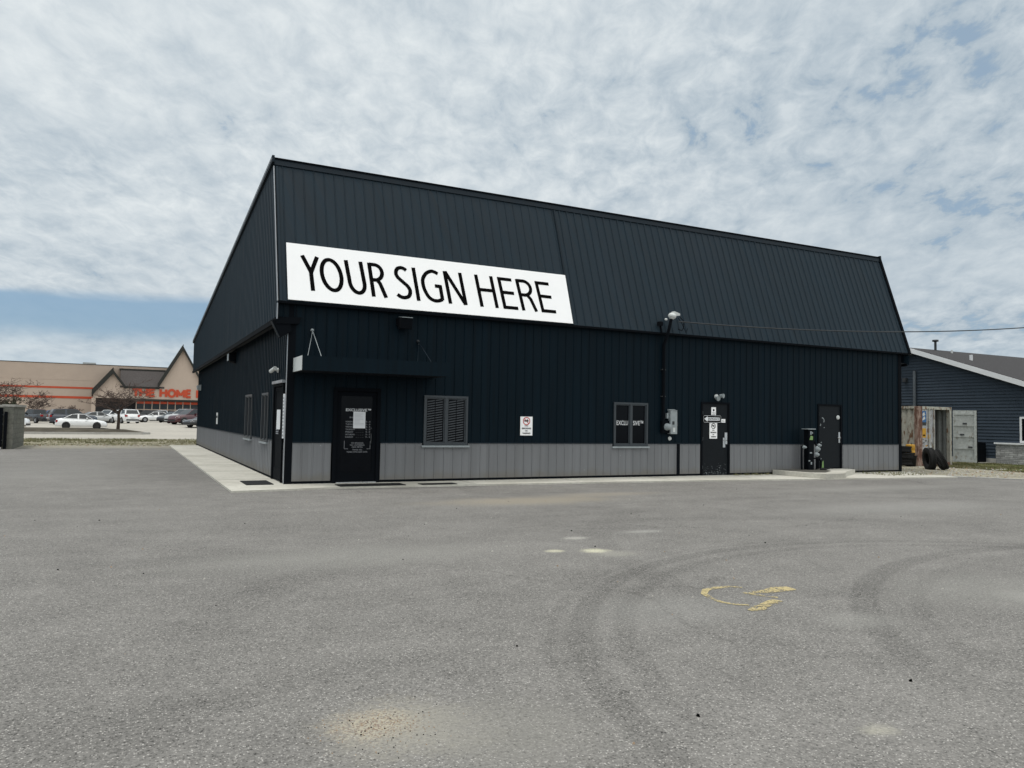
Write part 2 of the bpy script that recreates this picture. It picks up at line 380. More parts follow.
CAMP = Vector((-3.3422, -18.3865, 1.6205))
def camera():
    yaw, pit, rol, f = .4653, .0475, .0181, 765.0
    F = Vector((math.sin(yaw) * math.cos(pit), math.cos(yaw) * math.cos(pit), math.sin(pit)))
    X = Vector((math.cos(yaw), -math.sin(yaw), 0)); U = X.cross(F)
    c, s = math.cos(rol), math.sin(rol); X2 = c * X + s * U; U2 = -s * X + c * U
    cam = bpy.data.cameras.new('camera'); cam.sensor_width = 36; cam.lens = f / 1024 * 36; cam.clip_start = .1; cam.clip_end = 3000
    o = bpy.data.objects.new('camera', cam); COL.objects.link(o)
    R = Matrix((X2, U2, -F)).transposed().to_4x4(); o.matrix_world = Matrix.Translation(CAMP) @ R
    S.camera = o
camera()
S.view_settings.view_transform = 'Standard'; S.view_settings.look = 'None'; S.view_settings.exposure = 0; S.view_settings.gamma = 1
S.render.engine = 'CYCLES'; S.cycles.use_denoising = True; S.cycles.max_bounces = 6

# ------------------------------------------------------------------ ground and paving
def sheet(name, pts, z, mat):
    o = MB().poly([(x, y, z) for x, y in pts]).build(name, mat); return tag(o, kind='structure')
sheet('ground', [(-1500, -1500), (1500, -1500), (1500, 1500), (-1500, 1500)], -.03, M_FAR)
edge = []
r = random.Random(3)
xx = -70.0
while xx < 0.2:
    edge.append((xx, 24.3 + r.uniform(-.35, .5))); xx += .45
lot = [(-70, -60), (60, -60), (60, -16), (27, -6.4), (22.6, -3.9), (20.9, -1.2), (20.8, 3), (.3, 3)] + edge[::-1]
sheet('asphalt_lot', lot, 0, M_ASPH)
sheet('gravel_verge', [(20.6, -1.0), (22.5, -4.0), (27, -6.6), (60, -16.3), (60, -14.2), (30.2, -3.4), (27.2, -.6), (27.0, 2.2), (34, 2.6), (34, 26), (20.6, 26)], -.006, M_GRAVEL)
sheet('lawn', [(27.3, -.5), (30.3, -3.3), (60, -14.1), (60, 2), (33.2, 2), (33.2, 5), (29.3, 3.6)], -.002, M_LAWN)
kb = MB()
kp = [(20.75, -1.3), (22.55, -3.95), (27, -6.45), (60, -16.1)]
for a, b2 in zip(kp, kp[1:]): kb.beam((*a, .012), (*b2, .012), .22, .05)
tag(kb.build('lot_edging', M_KERB), kind='structure')
sheet('grass_verge', [(-80, 24.0), (0.3, 24.0), (.3, 25.6), (30, 25.6), (30, 36.2), (-80, 36.2)], -.010, M_VERGE)
def zg(x, y): return -.016 + max(0.0, min(1.0, (y - 61) / 15)) * (.506 + .0245 * max(-18.0, min(5.0, x)))
q = MB()
for y0, y1 in ((36, 61), (61, 76), (76, 131)):
    for x0, x1 in ((-150, -18), (-18, 5), (5, 90)): q.quad((x0, y0, zg(x0, y0)), (x1, y0, zg(x1, y0)), (x1, y1, zg(x1, y1)), (x0, y1, zg(x0, y1)))
tag(q.build('store_lot', M_LOT), kind='structure')
q = MB()
for i in range(14):
    x = -30 + i * 3.1; q.quad((x, 84, zg(x, 84) + .006), (x + .12, 84, zg(x + .12, 84) + .006), (x + .12, 90, zg(x + .12, 90) + .006), (x, 90, zg(x, 90) + .006))
for y in (40.5, 44.0): q.quad((-150, y, -.012), (90, y, -.012), (90, y + .06, -.012), (-150, y + .06, -.012))
tag(q.build('bay_lines', M_KERB), kind='structure')
# concrete apron round the corner of the building
ap = MB()
apx = [(-1.35, 24.3), (-1.33, -1.42), (.81, -1.08), (2.45, -1.12), (7.78, -1.30), (12, -1.6), (16, -2.05), (21.0, -2.5), (21.0, -.9), (21.6, -.6), (21.6, .3), (.3, .3), (.3, 24.3)]
ap.prism([(x, y, -.05) for x, y in apx], (0, 0, .09))
tag(ap.build('concrete_apron', M_CONC), kind='structure')
js = MB()
for yj in (1.6, 4.6, 7.6, 10.6, 13.6, 16.6, 19.6, 22.4): js.box((-1.33, yj, .0405), (-.02, yj + .014, .0425))
for xj in (1.4, 4.4, 7.4, 10.4, 13.4, 19.2): js.box((xj, -1.05, .0405), (xj + .014, -.02, .0425))
tag(js.build('apron_joint_lines', pm('joint_dirt', (.11, .10, .085), .9)), kind='structure')
# raised pad by the gas meter
gp = MB(); pp = [(15.3, -.05), (15.22, -.7), (15.28, -1.5), (15.5, -2.02), (16.3, -2.0), (17.3, -1.25), (18.5, -.6), (18.58, -.05)]
gp.prism([(x, y, 0) for x, y in pp], (0, 0, .185)); tag(gp.build('concrete_pad', M_CONC, bevel=.03), kind='structure')
M_PADSHADE = concrete_mat('painted_shade_concrete', (.075, .072, .062), (.11, .105, .09), 2.0)  # building's shadow on the pad, painted in as darker concrete
gp = MB().poly([(15.4, -.06, .189), (15.4, -.7, .189), (15.5, -1.4, .189), (16.0, -1.55, .189), (16.9, -1.0, .189), (17.3, -.35, .189), (17.3, -.06, .189)]); tag(gp.build('pad_painted_shade', M_PADSHADE), kind='structure')  # dark sheet standing in for shade on the pad top
# yellow wheelchair symbol, worn
def worn(name, col, thr):
    m, t, b = base_mat(name); v = t.geo()
    n = t.math('ADD', t.math('MULTIPLY', t.noise(v, 55, 4, .7), .55), t.math('MULTIPLY', t.noise(v, 6, 4, .7), .45))
    mk = t.mr(n, thr, thr + .05)
    b.inputs['Base Color'].default_value = (*col, 1); b.inputs['Roughness'].default_value = .85
    tr = t.new('ShaderNodeBsdfTransparent'); mx = t.new('ShaderNodeMixShader'); t.put(mx, 0, mk)
    t.l.new(tr.outputs[0], mx.inputs[1]); t.l.new(b.outputs[0], mx.inputs[2])
    t.l.new(mx.outputs[0], m.node_tree.nodes['Material Output'].inputs[0]); return m
M_YPAINT = worn('worn_yellow_paint', (.42, .345, .175), .462)
WC = []
def stroke(mb, pts, ws, z=.004, m=0):
    P = [Vector((p[0], p[1], 0)) for p in pts]
    L = []; Rr = []
    for i, p in enumerate(P):
        d = (P[min(i + 1, len(P) - 1)] - P[max(0, i - 1)]).normalized(); n = Vector((-d.y, d.x, 0)); w = ws[i] / 2 if isinstance(ws, (list, tuple)) else ws / 2
        L.append((p.x + n.x * w, p.y + n.y * w, z)); Rr.append((p.x - n.x * w, p.y - n.y * w, z))
    for i in range(len(P) - 1): mb.quad(Rr[i], Rr[i + 1], L[i + 1], L[i], m)
wm = MB()
#WHEELCHAIR#
wheel = [(2.193, -12.546), (2.095, -12.482), (1.931, -12.465), (1.775, -12.498), (1.638, -12.628), (1.568, -12.819), (1.559, -12.963), (1.616, -13.068), (1.717, -13.149)]
stroke(wm, wheel, [.05, .07, .075, .075, .06, .055, .05, .05, .045])
stroke(wm, [(2.008, -12.755), (2.15, -12.767), (2.303, -12.782), (2.466, -12.753), (2.635, -12.773)], [.05, .09, .13, .19, .15], .0045)
stroke(wm, [(2.06, -12.80), (2.114, -12.933), (2.183, -13.027)], [.05, .05, .05], .005)
stroke(wm, [(1.569, -13.302), (1.689, -13.275), (1.867, -13.191), (2.025, -13.133), (2.10, -13.11)], [.05, .13, .10, .12, .09], .0055)
tag(wm.build('wheelchair_marking', M_YPAINT), kind='structure')

# ------------------------------------------------------------------ ribbed siding
def ribbed(mb, P, u0, u1, v0, v1, ud, vd, nd, sp=.257, rw=.036, rh=.016, off=0.0, holes=(), top=None, m=0):
    """panel in the plane P + u*ud + v*vd, standing ribs along v, rectangular holes left open"""
    P, ud, vd, nd = Vector(P), Vector(ud), Vector(vd), Vector(nd)
    cuts = sorted({u0, u1, *[h[0] for h in holes if u0 < h[0] < u1], *[h[1] for h in holes if u0 < h[1] < u1]})
    for a, b in zip(cuts, cuts[1:]):
        us = [(a, 0)]
        k = math.ceil((a - off + 1e-4) / sp)
        while off + k * sp < b - 1e-4:
            c = off + k * sp
            for du, h in ((-rw / 2, 0), (-rw * .22, rh), (rw * .22, rh), (rw / 2, 0)):
                if a < c + du < b: us.append((c + du, h))
            k += 1
        us.append((b, 0))
        segs = [[v0, None]]
        for h in sorted([h for h in holes if h[0] <= a + 1e-5 and h[1] >= b - 1e-5], key=lambda h: h[2]):
            last = segs.pop()
            if h[2] > last[0] + 1e-4: segs.append([last[0], h[2]])
            segs.append([h[3], None])
        for lo, hi in segs:
            for (ua, ha), (ub, hb) in zip(us, us[1:]):
                ta = hi if hi is not None else (top(ua) if top else v1); tb = hi if hi is not None else (top(ub) if top else v1)
                if ta <= lo and tb <= lo: continue
                mb.quad(P + ud * ua + vd * lo + nd * ha, P + ud * ub + vd * lo + nd * hb, P + ud * ub + vd * tb + nd * hb, P + ud * ua + vd * ta + nd * ha, m)
    return mb

L, D = 21.6, 25.3
HE, HP, SB, OF, OH, HG, HR = 4.30, 7.99, 1.09, .15, .30, 3.90, 5.47
HW = 1.0
B = empty('commercial_building', (10, 10, 0), 'long dark navy metal clad building with grey wainscot and steep mansard front', 'building')
X_, Y_, Z_ = (1, 0, 0), (0, 1, 0), (0, 0, 1)
NX, NY = (-1, 0, 0), (0, -1, 0)
D1 = (1.09, 2.25, .02, 2.34); D2 = (12.39, 13.53, .02, 2.30); D3 = (17.40, 18.55, .19, 2.36)
W1 = (3.39, 4.60, .95, 2.22); W2 = (9.17, 10.37, .93, 2.20)
front_holes = [D1, D2, D3, W1, W2]
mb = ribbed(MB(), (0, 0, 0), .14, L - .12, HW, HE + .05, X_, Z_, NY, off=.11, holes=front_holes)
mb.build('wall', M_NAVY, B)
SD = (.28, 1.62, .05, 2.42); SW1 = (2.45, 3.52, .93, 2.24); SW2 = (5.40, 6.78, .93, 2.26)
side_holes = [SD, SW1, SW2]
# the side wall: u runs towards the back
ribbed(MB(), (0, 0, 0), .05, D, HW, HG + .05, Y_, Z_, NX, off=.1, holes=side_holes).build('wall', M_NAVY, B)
ribbed(MB(), (L, 0, 0), .1, D, .05, HG + .05, Y_, Z_, X_).build('wall', M_NAVY, B)
ribbed(MB(), (0, D, 0), 0, L, .05, HR, X_, Z_, Y_).build('wall', M_NAVY, B)
# wainscot, one run per stretch between the doors
for a, b in ((.15, 1.06), (2.28, 11.46), (11.58, 12.36), (13.56, 17.37), (18.58, L - .15)):
    w = ribbed(MB(), (0, -.012, 0), a, b, .10, HW, X_, Z_, NY, off=.11, holes=[(W1[0] - .03, W1[1] + .03, W1[2] - .04, 3), (W2[0] - .03, W2[1] + .03, W2[2] - .04, 3)])
    w.quad((a, -.012, HW), (b, -.012, HW), (b, .02, HW), (a, .02, HW))
    for e in (a, b): w.quad((e, -.012, .1), (e, .02, .1), (e, .02, HW), (e, -.012, HW))
    w.build('wainscot', M_WAIN, B)
for a, b in ((.06, .24), (1.66, D - .08)):
    w = ribbed(MB(), (-.012, 0, 0), a, b, .10, HW, Y_, Z_, NX, off=.1, holes=[(h[0] - .03, h[1] + .03, h[2] - .04, 3) for h in (SW1, SW2)])
    w.quad((-.012, a, HW), (-.012, b, HW), (.02, b, HW), (.02, a, HW))
    w.build('wainscot', M_WAIN, B)
# black strip painting the shadow gap along the foot, cap trim above the wainscot
bt = MB()
for a, b in ((.14, D1[0]), (D1[1], D2[0]), (D2[1], D3[0]), (D3[1], L - .1)): bt.box((a, -.008, .0), (b, .05, .10))
bt.box((-.008, .06, 0), (.05, SD[0], .10)); bt.box((-.008, SD[1], 0), (.05, D, .10))
bt.build('base_shade_strip', M_BLACK, B)
ct = MB()
for a, b in ((.15, D1[0] - .04), (D1[1] + .04, W1[0] - .06), (W1[1] + .06, W2[0] - .06), (W2[1] + .06, D2[0] - .04), (D2[1] + .04, D3[0] - .04), (D3[1] + .04, L - .15)):
    ct.box((a, -.034, HW + .002), (b, .01, HW + .03))
ct.box((-.034, SD[1] + .05, HW + .002), (.01, SW1[0] - .05, HW + .03)); ct.box((-.034, SW1[1] + .05, HW + .002), (.01, SW2[0] - .05, HW + .03)); ct.box((-.034, SW2[1] + .05, HW + .002), (.01, D - .1, HW + .03))
ct.build('wainscot_cap', M_TRIM, B)
sg = MB().box((11.46, -.02, .1), (11.58, .03, HW)); sg.build('panel_joint', M_BLACK, B)
# corner trims: black front leg, pale edge
c1 = MB(); c1.box((-.022, -.028, .03), (.145, .1, HE - .02), 0); c1.build('corner_trim', M_BLACK, B)
c2 = MB(); c2.box((-.030, -.020, .05), (-.0235, .075, 3.62)); c2.build('corner_edge', M_LTRIM, B)
c3 = MB(); c3.box((L - .14, -.028, .03), (L + .02, .12, HE - .02)); c3.build('corner_trim', M_BLACK, B)
# mansard front
SV = Vector((0, SB + OF, HP - HE)); SLEN = SV.length; SVN = SV.normalized(); SN = Vector((0, -SVN.z, SVN.y))
MP = Vector((0, -OF, HE))
mb = MB()
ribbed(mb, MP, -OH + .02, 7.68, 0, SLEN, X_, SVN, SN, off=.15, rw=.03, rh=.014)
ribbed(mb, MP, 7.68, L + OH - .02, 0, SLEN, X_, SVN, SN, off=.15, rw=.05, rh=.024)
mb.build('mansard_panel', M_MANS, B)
fl = MB()
a = MP + SVN * (SLEN - .15) + SN * .03
fl.prism([a, a + SVN * .17, a + SVN * .17 + Vector((0, .3, -.02)), a + Vector((0, .12, -.05))], (L + 2 * OH, 0, 0)); 
for i in range(len(fl.v)): fl.v[i] = (fl.v[i][0] - OH, fl.v[i][1], fl.v[i][2])
fl.build('ridge_flashing', M_TRIM, B)
fe = MB().beam(MP + SVN * (SLEN + .03) + SN * .035 + Vector((-OH - .01, 0, 0)), MP + SVN * (SLEN + .03) + SN * .035 + Vector((L + OH + .01, 0, 0)), .05, .035)
fe.build('flashing_edge', M_BLACK, B)
# eave drip, soffit behind it
ev = MB(); ev.box((-OH, -OF - .012, HE - .045), (L + OH, -OF + .04, HE + .012)); ev.build('eave_drip', M_BLACK, B)
sf = MB(); sf.box((-OH + .01, -OF + .04, HE - .03), (L + OH - .01, .12, HE - .005)); sf.build('soffit', M_SOFFIT, B)
# gables: upper walls hang out over the side walls
def gtop(y):
    return HE + (y + OF) * (HP - HE) / (SB + OF) if y < SB else HP + (y - SB) * (HR - HP) / (D + .1 - SB)
for xg, nd in ((-OH, NX), (L + OH, X_)):
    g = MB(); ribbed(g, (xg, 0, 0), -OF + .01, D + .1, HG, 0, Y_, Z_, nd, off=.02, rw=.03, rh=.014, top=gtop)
    g.build('gable_wall', M_MANS, B)
for xa, xb in ((-OH, -.002), (L + .002, L + OH)):
    g = MB(); g.box((xa + .005, -.02, HG + .02), (xb, D + .1, HG + .05)); g.build('soffit', M_SOFFIT, B)
gt = MB(); gt.box((-OH - .03, -.05, HG - .09), (-OH + .03, D + .1, HG + .03)); gt.build('gable_trim', M_BLACK, B)
gt = MB(); gt.box((L + OH - .03, -.05, HG - .06), (L + OH + .03, D + .1, HG + .03)); gt.build('gable_trim', M_BLACK, B)
# return of the eave round the corner
cr = MB(); cr.prism([(-OH - .02, -.10, HG + .02), (-OH - .02, -.10, HG - .13), (.20, -.10, HG - .10), (.26, -.10, HG + .06)], (0, .16, 0)); cr.build('eave_return', M_BLACK, B)
q = MB(); ribbed(q, (0, -.02, 0), -OH + .02, .14, HG - .02, HE - .02, X_, Z_, NY, off=.11); q.build('wall', M_NAVY, B)
# pale hip trim down the mansard edge, dark on the far edge
ht = MB(); p0 = MP + Vector((-OH - .012, .02, 0)); p1 = MP + SVN * (SLEN - .18) + Vector((-OH - .012, .02, 0))
ht.beam(p0, p1, .02, .05, SN); ht.box((-OH - .022, -OF - .01, HG - .02), (-OH - .002, -OF + .05, HE - .05)); ht.build('rake_trim', M_LTRIM, B)
ht = MB(); ht.beam(MP + Vector((-OH + .06, 0, 0)) + SN * .01, p1 + Vector((.07, 0, 0)) + SN * .012, .05, .05, SN); ht.build('rake_trim', M_MANS, B)
ht = MB(); ht.beam(MP + Vector((L + OH, .02, -.04)) + SN * .01, MP + SVN * (SLEN - .05) + Vector((L + OH, .02, 0)) + SN * .01, .09, .14, SN); ht.build('rake_trim', M_BLACK, B)
for xg in (-OH - .03, L + OH + .03): MB().beam((xg, SB - .06, HP + .02), (xg, D + .15, HR + .02), .06, .17).build('rake_fascia', M_TRIM, B)
rk = MB(); rk.beam((-OH - .065, SB - .04, HP + .02), (-OH - .065, D + .15, HR + .03), .012, .03); rk.build('rake_edge', M_LTRIM, B)
ro = MB(); ro.prism([(-OH, SB + .05, HP - .05), (-OH, D + .15, HR - .05), (-OH, D + .15, HR + .03), (-OH, SB + .05, HP + .03)], (L + 2 * OH, 0, 0)); ro.build('roof', M_DGREY, B)
# extra panel break in the mansard above the end of the banner
pj = MB(); pj.beam(MP + SVN * .02 + SN * .02 + Vector((7.68, 0, 0)), MP + SVN * (SLEN - .17) + SN * .02 + Vector((7.68, 0, 0)), .05, .02, SN); pj.build('panel_joint', M_TRIM, B)
# inside: dark blocker so that the openings never show daylight
ib = MB(); ib.box((.12, .12, .05), (L - .12, D - .1, 4.2)); ib.build('interior', M_SOFFIT, B)

# ---- doors
def frame_rect(mb, h, Y0, Y1, w, ax='x', m=0, bottom=False):
    a, b, z0, z1 = h
    def bx(u0, u1, za, zb): mb.box((u0, Y0, za), (u1, Y1, zb), m) if ax == 'x' else mb.box((Y0, u0, za), (Y1, u1, zb), m)
    bx(a, a + w, z0, z1); bx(b - w, b, z0, z1); bx(a + w, b - w, z1 - w, z1)
    if bottom: bx(a + w, b - w, z0, z0 + w)
# glazed entrance door under the canopy
dr = MB(); a, b, z0, z1 = D1
frame_rect(dr, (a + .09, b - .09, z0 + .05, z1 - .10), -.012, .05, .10); dr.box((a + .19, -.012, z0 + .05), (b - .19, .05, z0 + .27))
d = tag(dr.build('door', M_BLACK, B), 'glazed black entrance door with white lettering')
f = MB(); frame_rect(f, D1, -.045, .08, .085); f.build('door_frame', M_BLACK, d)
gl = MB().box((a + .19, .004, z0 + .27), (b - .19, .03, z1 - .20)); 
def text_block(mb, cx, z, y, lines, m0, m1):
    pass
gl.text('EXCLUSIVE\u2122', (1.40, .0005, 1.775), X_, Z_, .062, .62, 1, .012)
gl.text('HOURS', (1.50, .0005, 1.60), X_, Z_, .045, .36, 2)
days = ['MONDAY', 'TUESDAY', 'WEDNESDAY', 'THURSDAY', 'FRIDAY', 'SATURDAY', 'SUNDAY']
for i, q in enumerate(days):
    zt = 1.50 - i * .062
    gl.text(q, (1.40, .0005, zt), X_, Z_, .036, .06 + .022 * len(q), 2); gl.text('- - - -', (1.66, .0005, zt), X_, Z_, .02, .18, 2); gl.text('9 - 9', (1.90, .0005, zt), X_, Z_, .036, .11, 2)
for q, zt, wd in (('NO SMOKING', .985, .30), ('NO LOITERING', .935, .36), ('NO PETS', .885, .26), ('THANK YOU', .82, .24), ('PLEASE COME AGAIN SOON', .77, .50)):
    gl.text(q, (1.70, .0005, zt), X_, Z_, .034, wd, 2, centre=True)
for p, q in (((1.38, 1.05), (1.38, .86)), ((2.02, 1.05), (2.02, .86)), ((1.38, .86), (1.47, .86)), ((1.94, .86), (2.02, .86))):
    gl.box((p[0] - .004, -.001, min(p[1], q[1]) - .004), (q[0] + .004, .004, max(p[1], q[1]) + .004), 2)
gl.build('door_glass', [M_GLASSD, M_PRINT, M_DPRINT], d)
hd = MB(); hd.tube([(2.02, -.012, .98), (2.02, -.07, 1.0), (2.02, -.07, 1.22), (2.02, -.012, 1.24)], .013); hd.lathe((2.03, -.014, 1.36), NY, [(.02, 0), (.02, .012), (0, .012)], 12); hd.build('handle', M_DGREY, d)
th = MB().box((a + .09, -.10, .041), (b - .09, .05, .065)); th.build('threshold', M_STEEL, d)
# steel doors
def steel_door(h, label, chips):
    a, b, z0, z1 = h
    dm = MB().box((a + .06, .0, z0 + .02), (b - .06, .045, z1 - .06)); chips(dm); o = tag(dm.build('door', [M_DOOR, M_GALV, M_GREEN], B), label)
    f = MB(); frame_rect(f, h, -.03, .08, .06); f.build('door_frame', M_BLACK, o)
    for z in (z0 + .28, (z0 + z1) / 2, z1 - .35):
        MB().tube([(a + .065, -.012, z - .05), (a + .065, -.012, z + .05)], .011).build('hinge', M_GALV, o)
    return o
def chips2(sc):
    r = random.Random(5)
    for i in range(70):
        x = 12.47 + r.random() * .98; z = .06 + abs(r.gauss(0, .17)); s_ = r.uniform(.005, .020); ang = [r.uniform(0, 6.28) for _ in range(5)]
        sc.poly([(x + s_ * r.uniform(.4, 1.4) * math.cos(t), -.002, z + s_ * r.uniform(.4, 1.2) * math.sin(t)) for t in sorted(ang)], 1)
def chips3(h):
    for k in range(7):
        t0 = -.6 + k * .33; h.add([(17.62 + .11 * math.cos(t0) * q, -.003, 1.80 + .11 * math.sin(t0) * q) for q in (.72, 1)] + [(17.62 + .11 * math.cos(t0 + .34) * q, -.003, 1.80 + .11 * math.sin(t0 + .34) * q) for q in (1, .72)], [[0, 1, 2, 3]], 1)
    for x, z in ((17.53, 1.66), (17.70, 1.55), (17.56, 1.05), (17.55, .50), (17.52, 1.62)): h.poly([(x, -.003, z), (x + .045, -.003, z + .01), (x + .03, -.003, z + .04), (x + .005, -.003, z + .03)], 1)
    h.poly([(17.60, -.003, .22), (17.70, -.003, .22), (17.68, -.003, .46), (17.63, -.003, .42)], 2)
d2 = steel_door(D2, 'dark steel door with white signs and scuffed foot', chips2)
h = MB(); h.box((13.34, -.012, 1.0), (13.44, 0, 1.36)); h.box((13.27, -.012, .90), (13.36, 0, 1.20)); h.tube([(13.38, -.012, 1.12), (13.38, -.06, 1.12), (13.27, -.065, 1.12)], .013); h.build('handle', M_STEEL, d2)
d3 = steel_door(D3, 'dark steel door with round white lock above its lever', chips3)
h = MB(); h.box((18.40, -.012, 1.06), (18.47, 0, 1.42)); h.tube([(18.435, -.012, 1.23), (18.435, -.06, 1.23), (18.30, -.065, 1.23)], .016); h.lathe((18.435, -.01, 1.22), NY, [(.04, 0), (.04, .02), (0, .02)], 14); h.build('handle', M_STEEL, d3)
h = MB(); h.lathe((18.37, 0, 1.92), NY, [(.072, 0), (.072, .025), (.05, .035), (0, .035)], 18); h.build('lock', M_OFFW, d3)
# side door
sm = MB(); a, b, z0, z1 = SD
frame_rect(sm, (a + .07, b - .07, z0 + .02, z1 - .08), -.012, .05, .10, 'y'); sm.box((-.012, a + .17, z0 + .02), (.05, b - .17, z0 + .30))
d = tag(sm.build('door', M_BLACK, B), 'glazed side door with white notices')
f = MB(); frame_rect(f, SD, -.05, .08, .07, 'y'); f.build('door_frame', M_BLACK, d)
MB().box((-.09, a - .02, z1), (.0, b + .02, z1 + .07)).build('drip_cap', M_LTRIM, d)
g = MB().box((.0, a + .17, z0 + .30), (.03, b - .17, z1 - .18)); g.build('door_glass', [M_BLACK], d)
pl = MB()
for i in range(8): pl.box((-.0035, 1.02 - .02 * (i % 3), 1.18 + i * .045), (-.0005, 1.36, 1.205 + i * .045))
pl.build('lettering', M_DPRINT, d)

# ---- windows
def window(h, ax, style):
    a, b, z0, z1 = h; mid = (a + b) / 2
    w = MB(); frame_rect(w, h, -.045, .06, .055, ax, 0, True)
    bx = (lambda u0, u1, ya, yb, za, zb, mb, m=0: mb.box((u0, ya, za), (u1, yb, zb), m)) if ax == 'x' else (lambda u0, u1, ya, yb, za, zb, mb, m=0: mb.box((ya, u0, za), (yb, u1, zb), m))
    bx(mid - .035, mid + .035, -.040, .06, z0 + .055, z1 - .055, w)
    o = w.build('window', M_FRAMEG, B)
    sl_ = MB(); bx(a - .05, b + .05, -.075, .02, z0 - .05, z0 - .004, sl_); sl_.build('sill', M_GALV, o)
    for u0, u1 in ((a + .055, mid - .035), (mid + .035, b - .055)):
        p = MB(); bx(u0, u1, .02, .04, z0 + .055, z1 - .055, p); pane = None
        if style == 'print' :
            s_ = 'EXCLU' if u0 < mid - .1 else 'SIVE\u2122'
            p.text(s_, (u0 + .075, .0175, 1.545), X_, Z_, .125, (u1 - u0) - (.11 if s_ == 'EXCLU' else .15), 1, .006)
        p.build('pane', [M_GLASSD, M_PRINT], o)
        s_ = MB(); frame_rect(s_, (u0, u1, z0 + .055, z1 - .055), -.02, .02, .03, ax, 0, True); s_.build('sash', M_FRAMEG if ax == 'x' else M_DASH, o)
        if style == 'screen':
            q = MB(); n = 17; hgt = (z1 - z0 - .19) / n; wd = u1 - u0 - .075
            for i in range(n):
                zc = z0 + .10 + (i + .2) * hgt
                for k in range(2):
                    ua = u0 + .038 + wd * k / 2 + .008; ub = ua + wd / 2 - .022; zo = k * .036 - .02
                    q.prism([(ua, -.004, zc + zo - .016), (ub, -.004, zc + zo + .018), (ub, -.004, zc + zo + .048), (ua, -.004, zc + zo + .014)], (0, .012, 0))
            q.build('screen', M_DASH, o)
    return o
tag(window(W1, 'x', 'screen'), 'twin window behind slanted slot screens')
tag(window(W2, 'x', 'print'), 'twin dark window with white lettering')
window(SW1, 'y', 'plain'); window(SW2, 'y', 'plain')

# ---- canopy over the entrance
cp = MB(); X0, X1, CZ0, CZ1, CY = .12, 3.66, 2.67, 2.98, -1.0
cp.prism([(X0 + .02, -.02, CZ0), (X0 + .02, CY, CZ0 + .0), (X0 + .02, CY, CZ1), (X0 + .02, -.02, CZ1 + .03)], (X1 - X0 - .04, 0, 0))
can = cp.build('canopy', M_NAVY, B)
fa = MB().box((X0, CY - .018, CZ0 - .01), (X1, CY - .003, CZ1 + .015)); fa.build('fascia', M_NAVY, can)
en = MB().box((X0 - .012, CY - .01, CZ0 - .005), (X0 + .018, -.03, CZ1 + .01)); en.build('end_panel', M_OFFW, can)
sfm = MB().box((X0 + .03, CY + .01, CZ0 - .012), (X1 - .03, -.03, CZ0 - .002)); sfm.build('soffit', M_SOFFIT, can)
for xr, zr in ((.53, 3.66), (3.19, 3.56)):
    rd = MB().tube([(xr, -.06, zr), (xr + .03, CY + .08, CZ1 + .02)], .008, 6); rd.tube([(xr, -.06, zr), (xr - .22, CY + .35, CZ1 + .02)], .006, 6); rdo = rd.build('stay_rod', M_GALV if xr < 1 else M_TRIM, can)
    bk = MB().lathe((xr, 0, zr + .02), NY, [(.04, 0), (.04, .03), (.02, .06), (0, .065)], 10); bk.box((xr - .015, -.08, zr - .07), (xr + .015, -.03, zr - .04)); bk.build('bracket', M_GALV if xr < 1 else M_DGREY, can)

# ------------------------------------------------------------------ banner
bn = MB(); o3 = MP + SN * .055
def bp(u, v, n=0.0): return o3 + Vector((u, 0, 0)) + SVN * v + SN * n
bn.prism([bp(-.085, .03, -.02), bp(7.665, .03, -.02), bp(7.665, 1.545, -.02), bp(-.085, 1.545, -.02)], SN * .02)
GL = {}
def arcp(cx, cy, rx, ry, a0, a1, n=22): return [(cx + rx * math.cos(math.radians(a0 + (a1 - a0) * i / n)), cy + ry * math.sin(math.radians(a0 + (a1 - a0) * i / n))) for i in range(n + 1)]
t_ = .055
GL['Y'] = (.60, [[(.03, 1), (.30, .43)], [(.57, 1), (.30, .43)], [(.30, .46), (.30, 0)]])
GL['O'] = (.76, [arcp(.36, .5, .30, .455, 0, 360, 44)])
GL['U'] = (.735, [[(.06, 1), (.06, .34)] + arcp(.32, .34, .26, .295, 180, 360) + [(.58, .34), (.58, 1)]])
GL['R'] = (.585, [[(.06, 0), (.06, 1)], [(.06, .955), (.24, .955)] + arcp(.24, .72, .22, .235, 90, -90) + [(.06, .485)], [(.27, .485), (.38, .36), (.52, 0)]])
GL['S'] = (.545, [arcp(.27, .735, .19, .222, 40, 180, 16) + arcp(.24, .62, .16, .14, 180, 262, 8)[0:] + [(.30, .45)] + arcp(.23, .27, .205, .225, 62, -140, 22)])
GL['I'] = (.265, [[(.10, 0), (.10, 1)]])
GL['G'] = (.73, [arcp(.36, .5, .30, .455, 58, 290, 34) + [(.50, .075), (.57, .12), (.57, .47), (.38, .47)]])
GL['N'] = (.73, [[(.06, 0), (.06, 1)], [(.075, .98), (.555, .02)], [(.57, 0), (.57, 1)]])
GL['H'] = (.73, [[(.06, 0), (.06, 1)], [(.06, .53), (.57, .53)], [(.57, 0), (.57, 1)]])
GL['E'] = (.535, [[(.06, 0), (.06, 1)], [(.05, .955), (.46, .955)], [(.05, .53), (.43, .53)], [(.05, .045), (.46, .045)]])
GL[' '] = (.20, [])
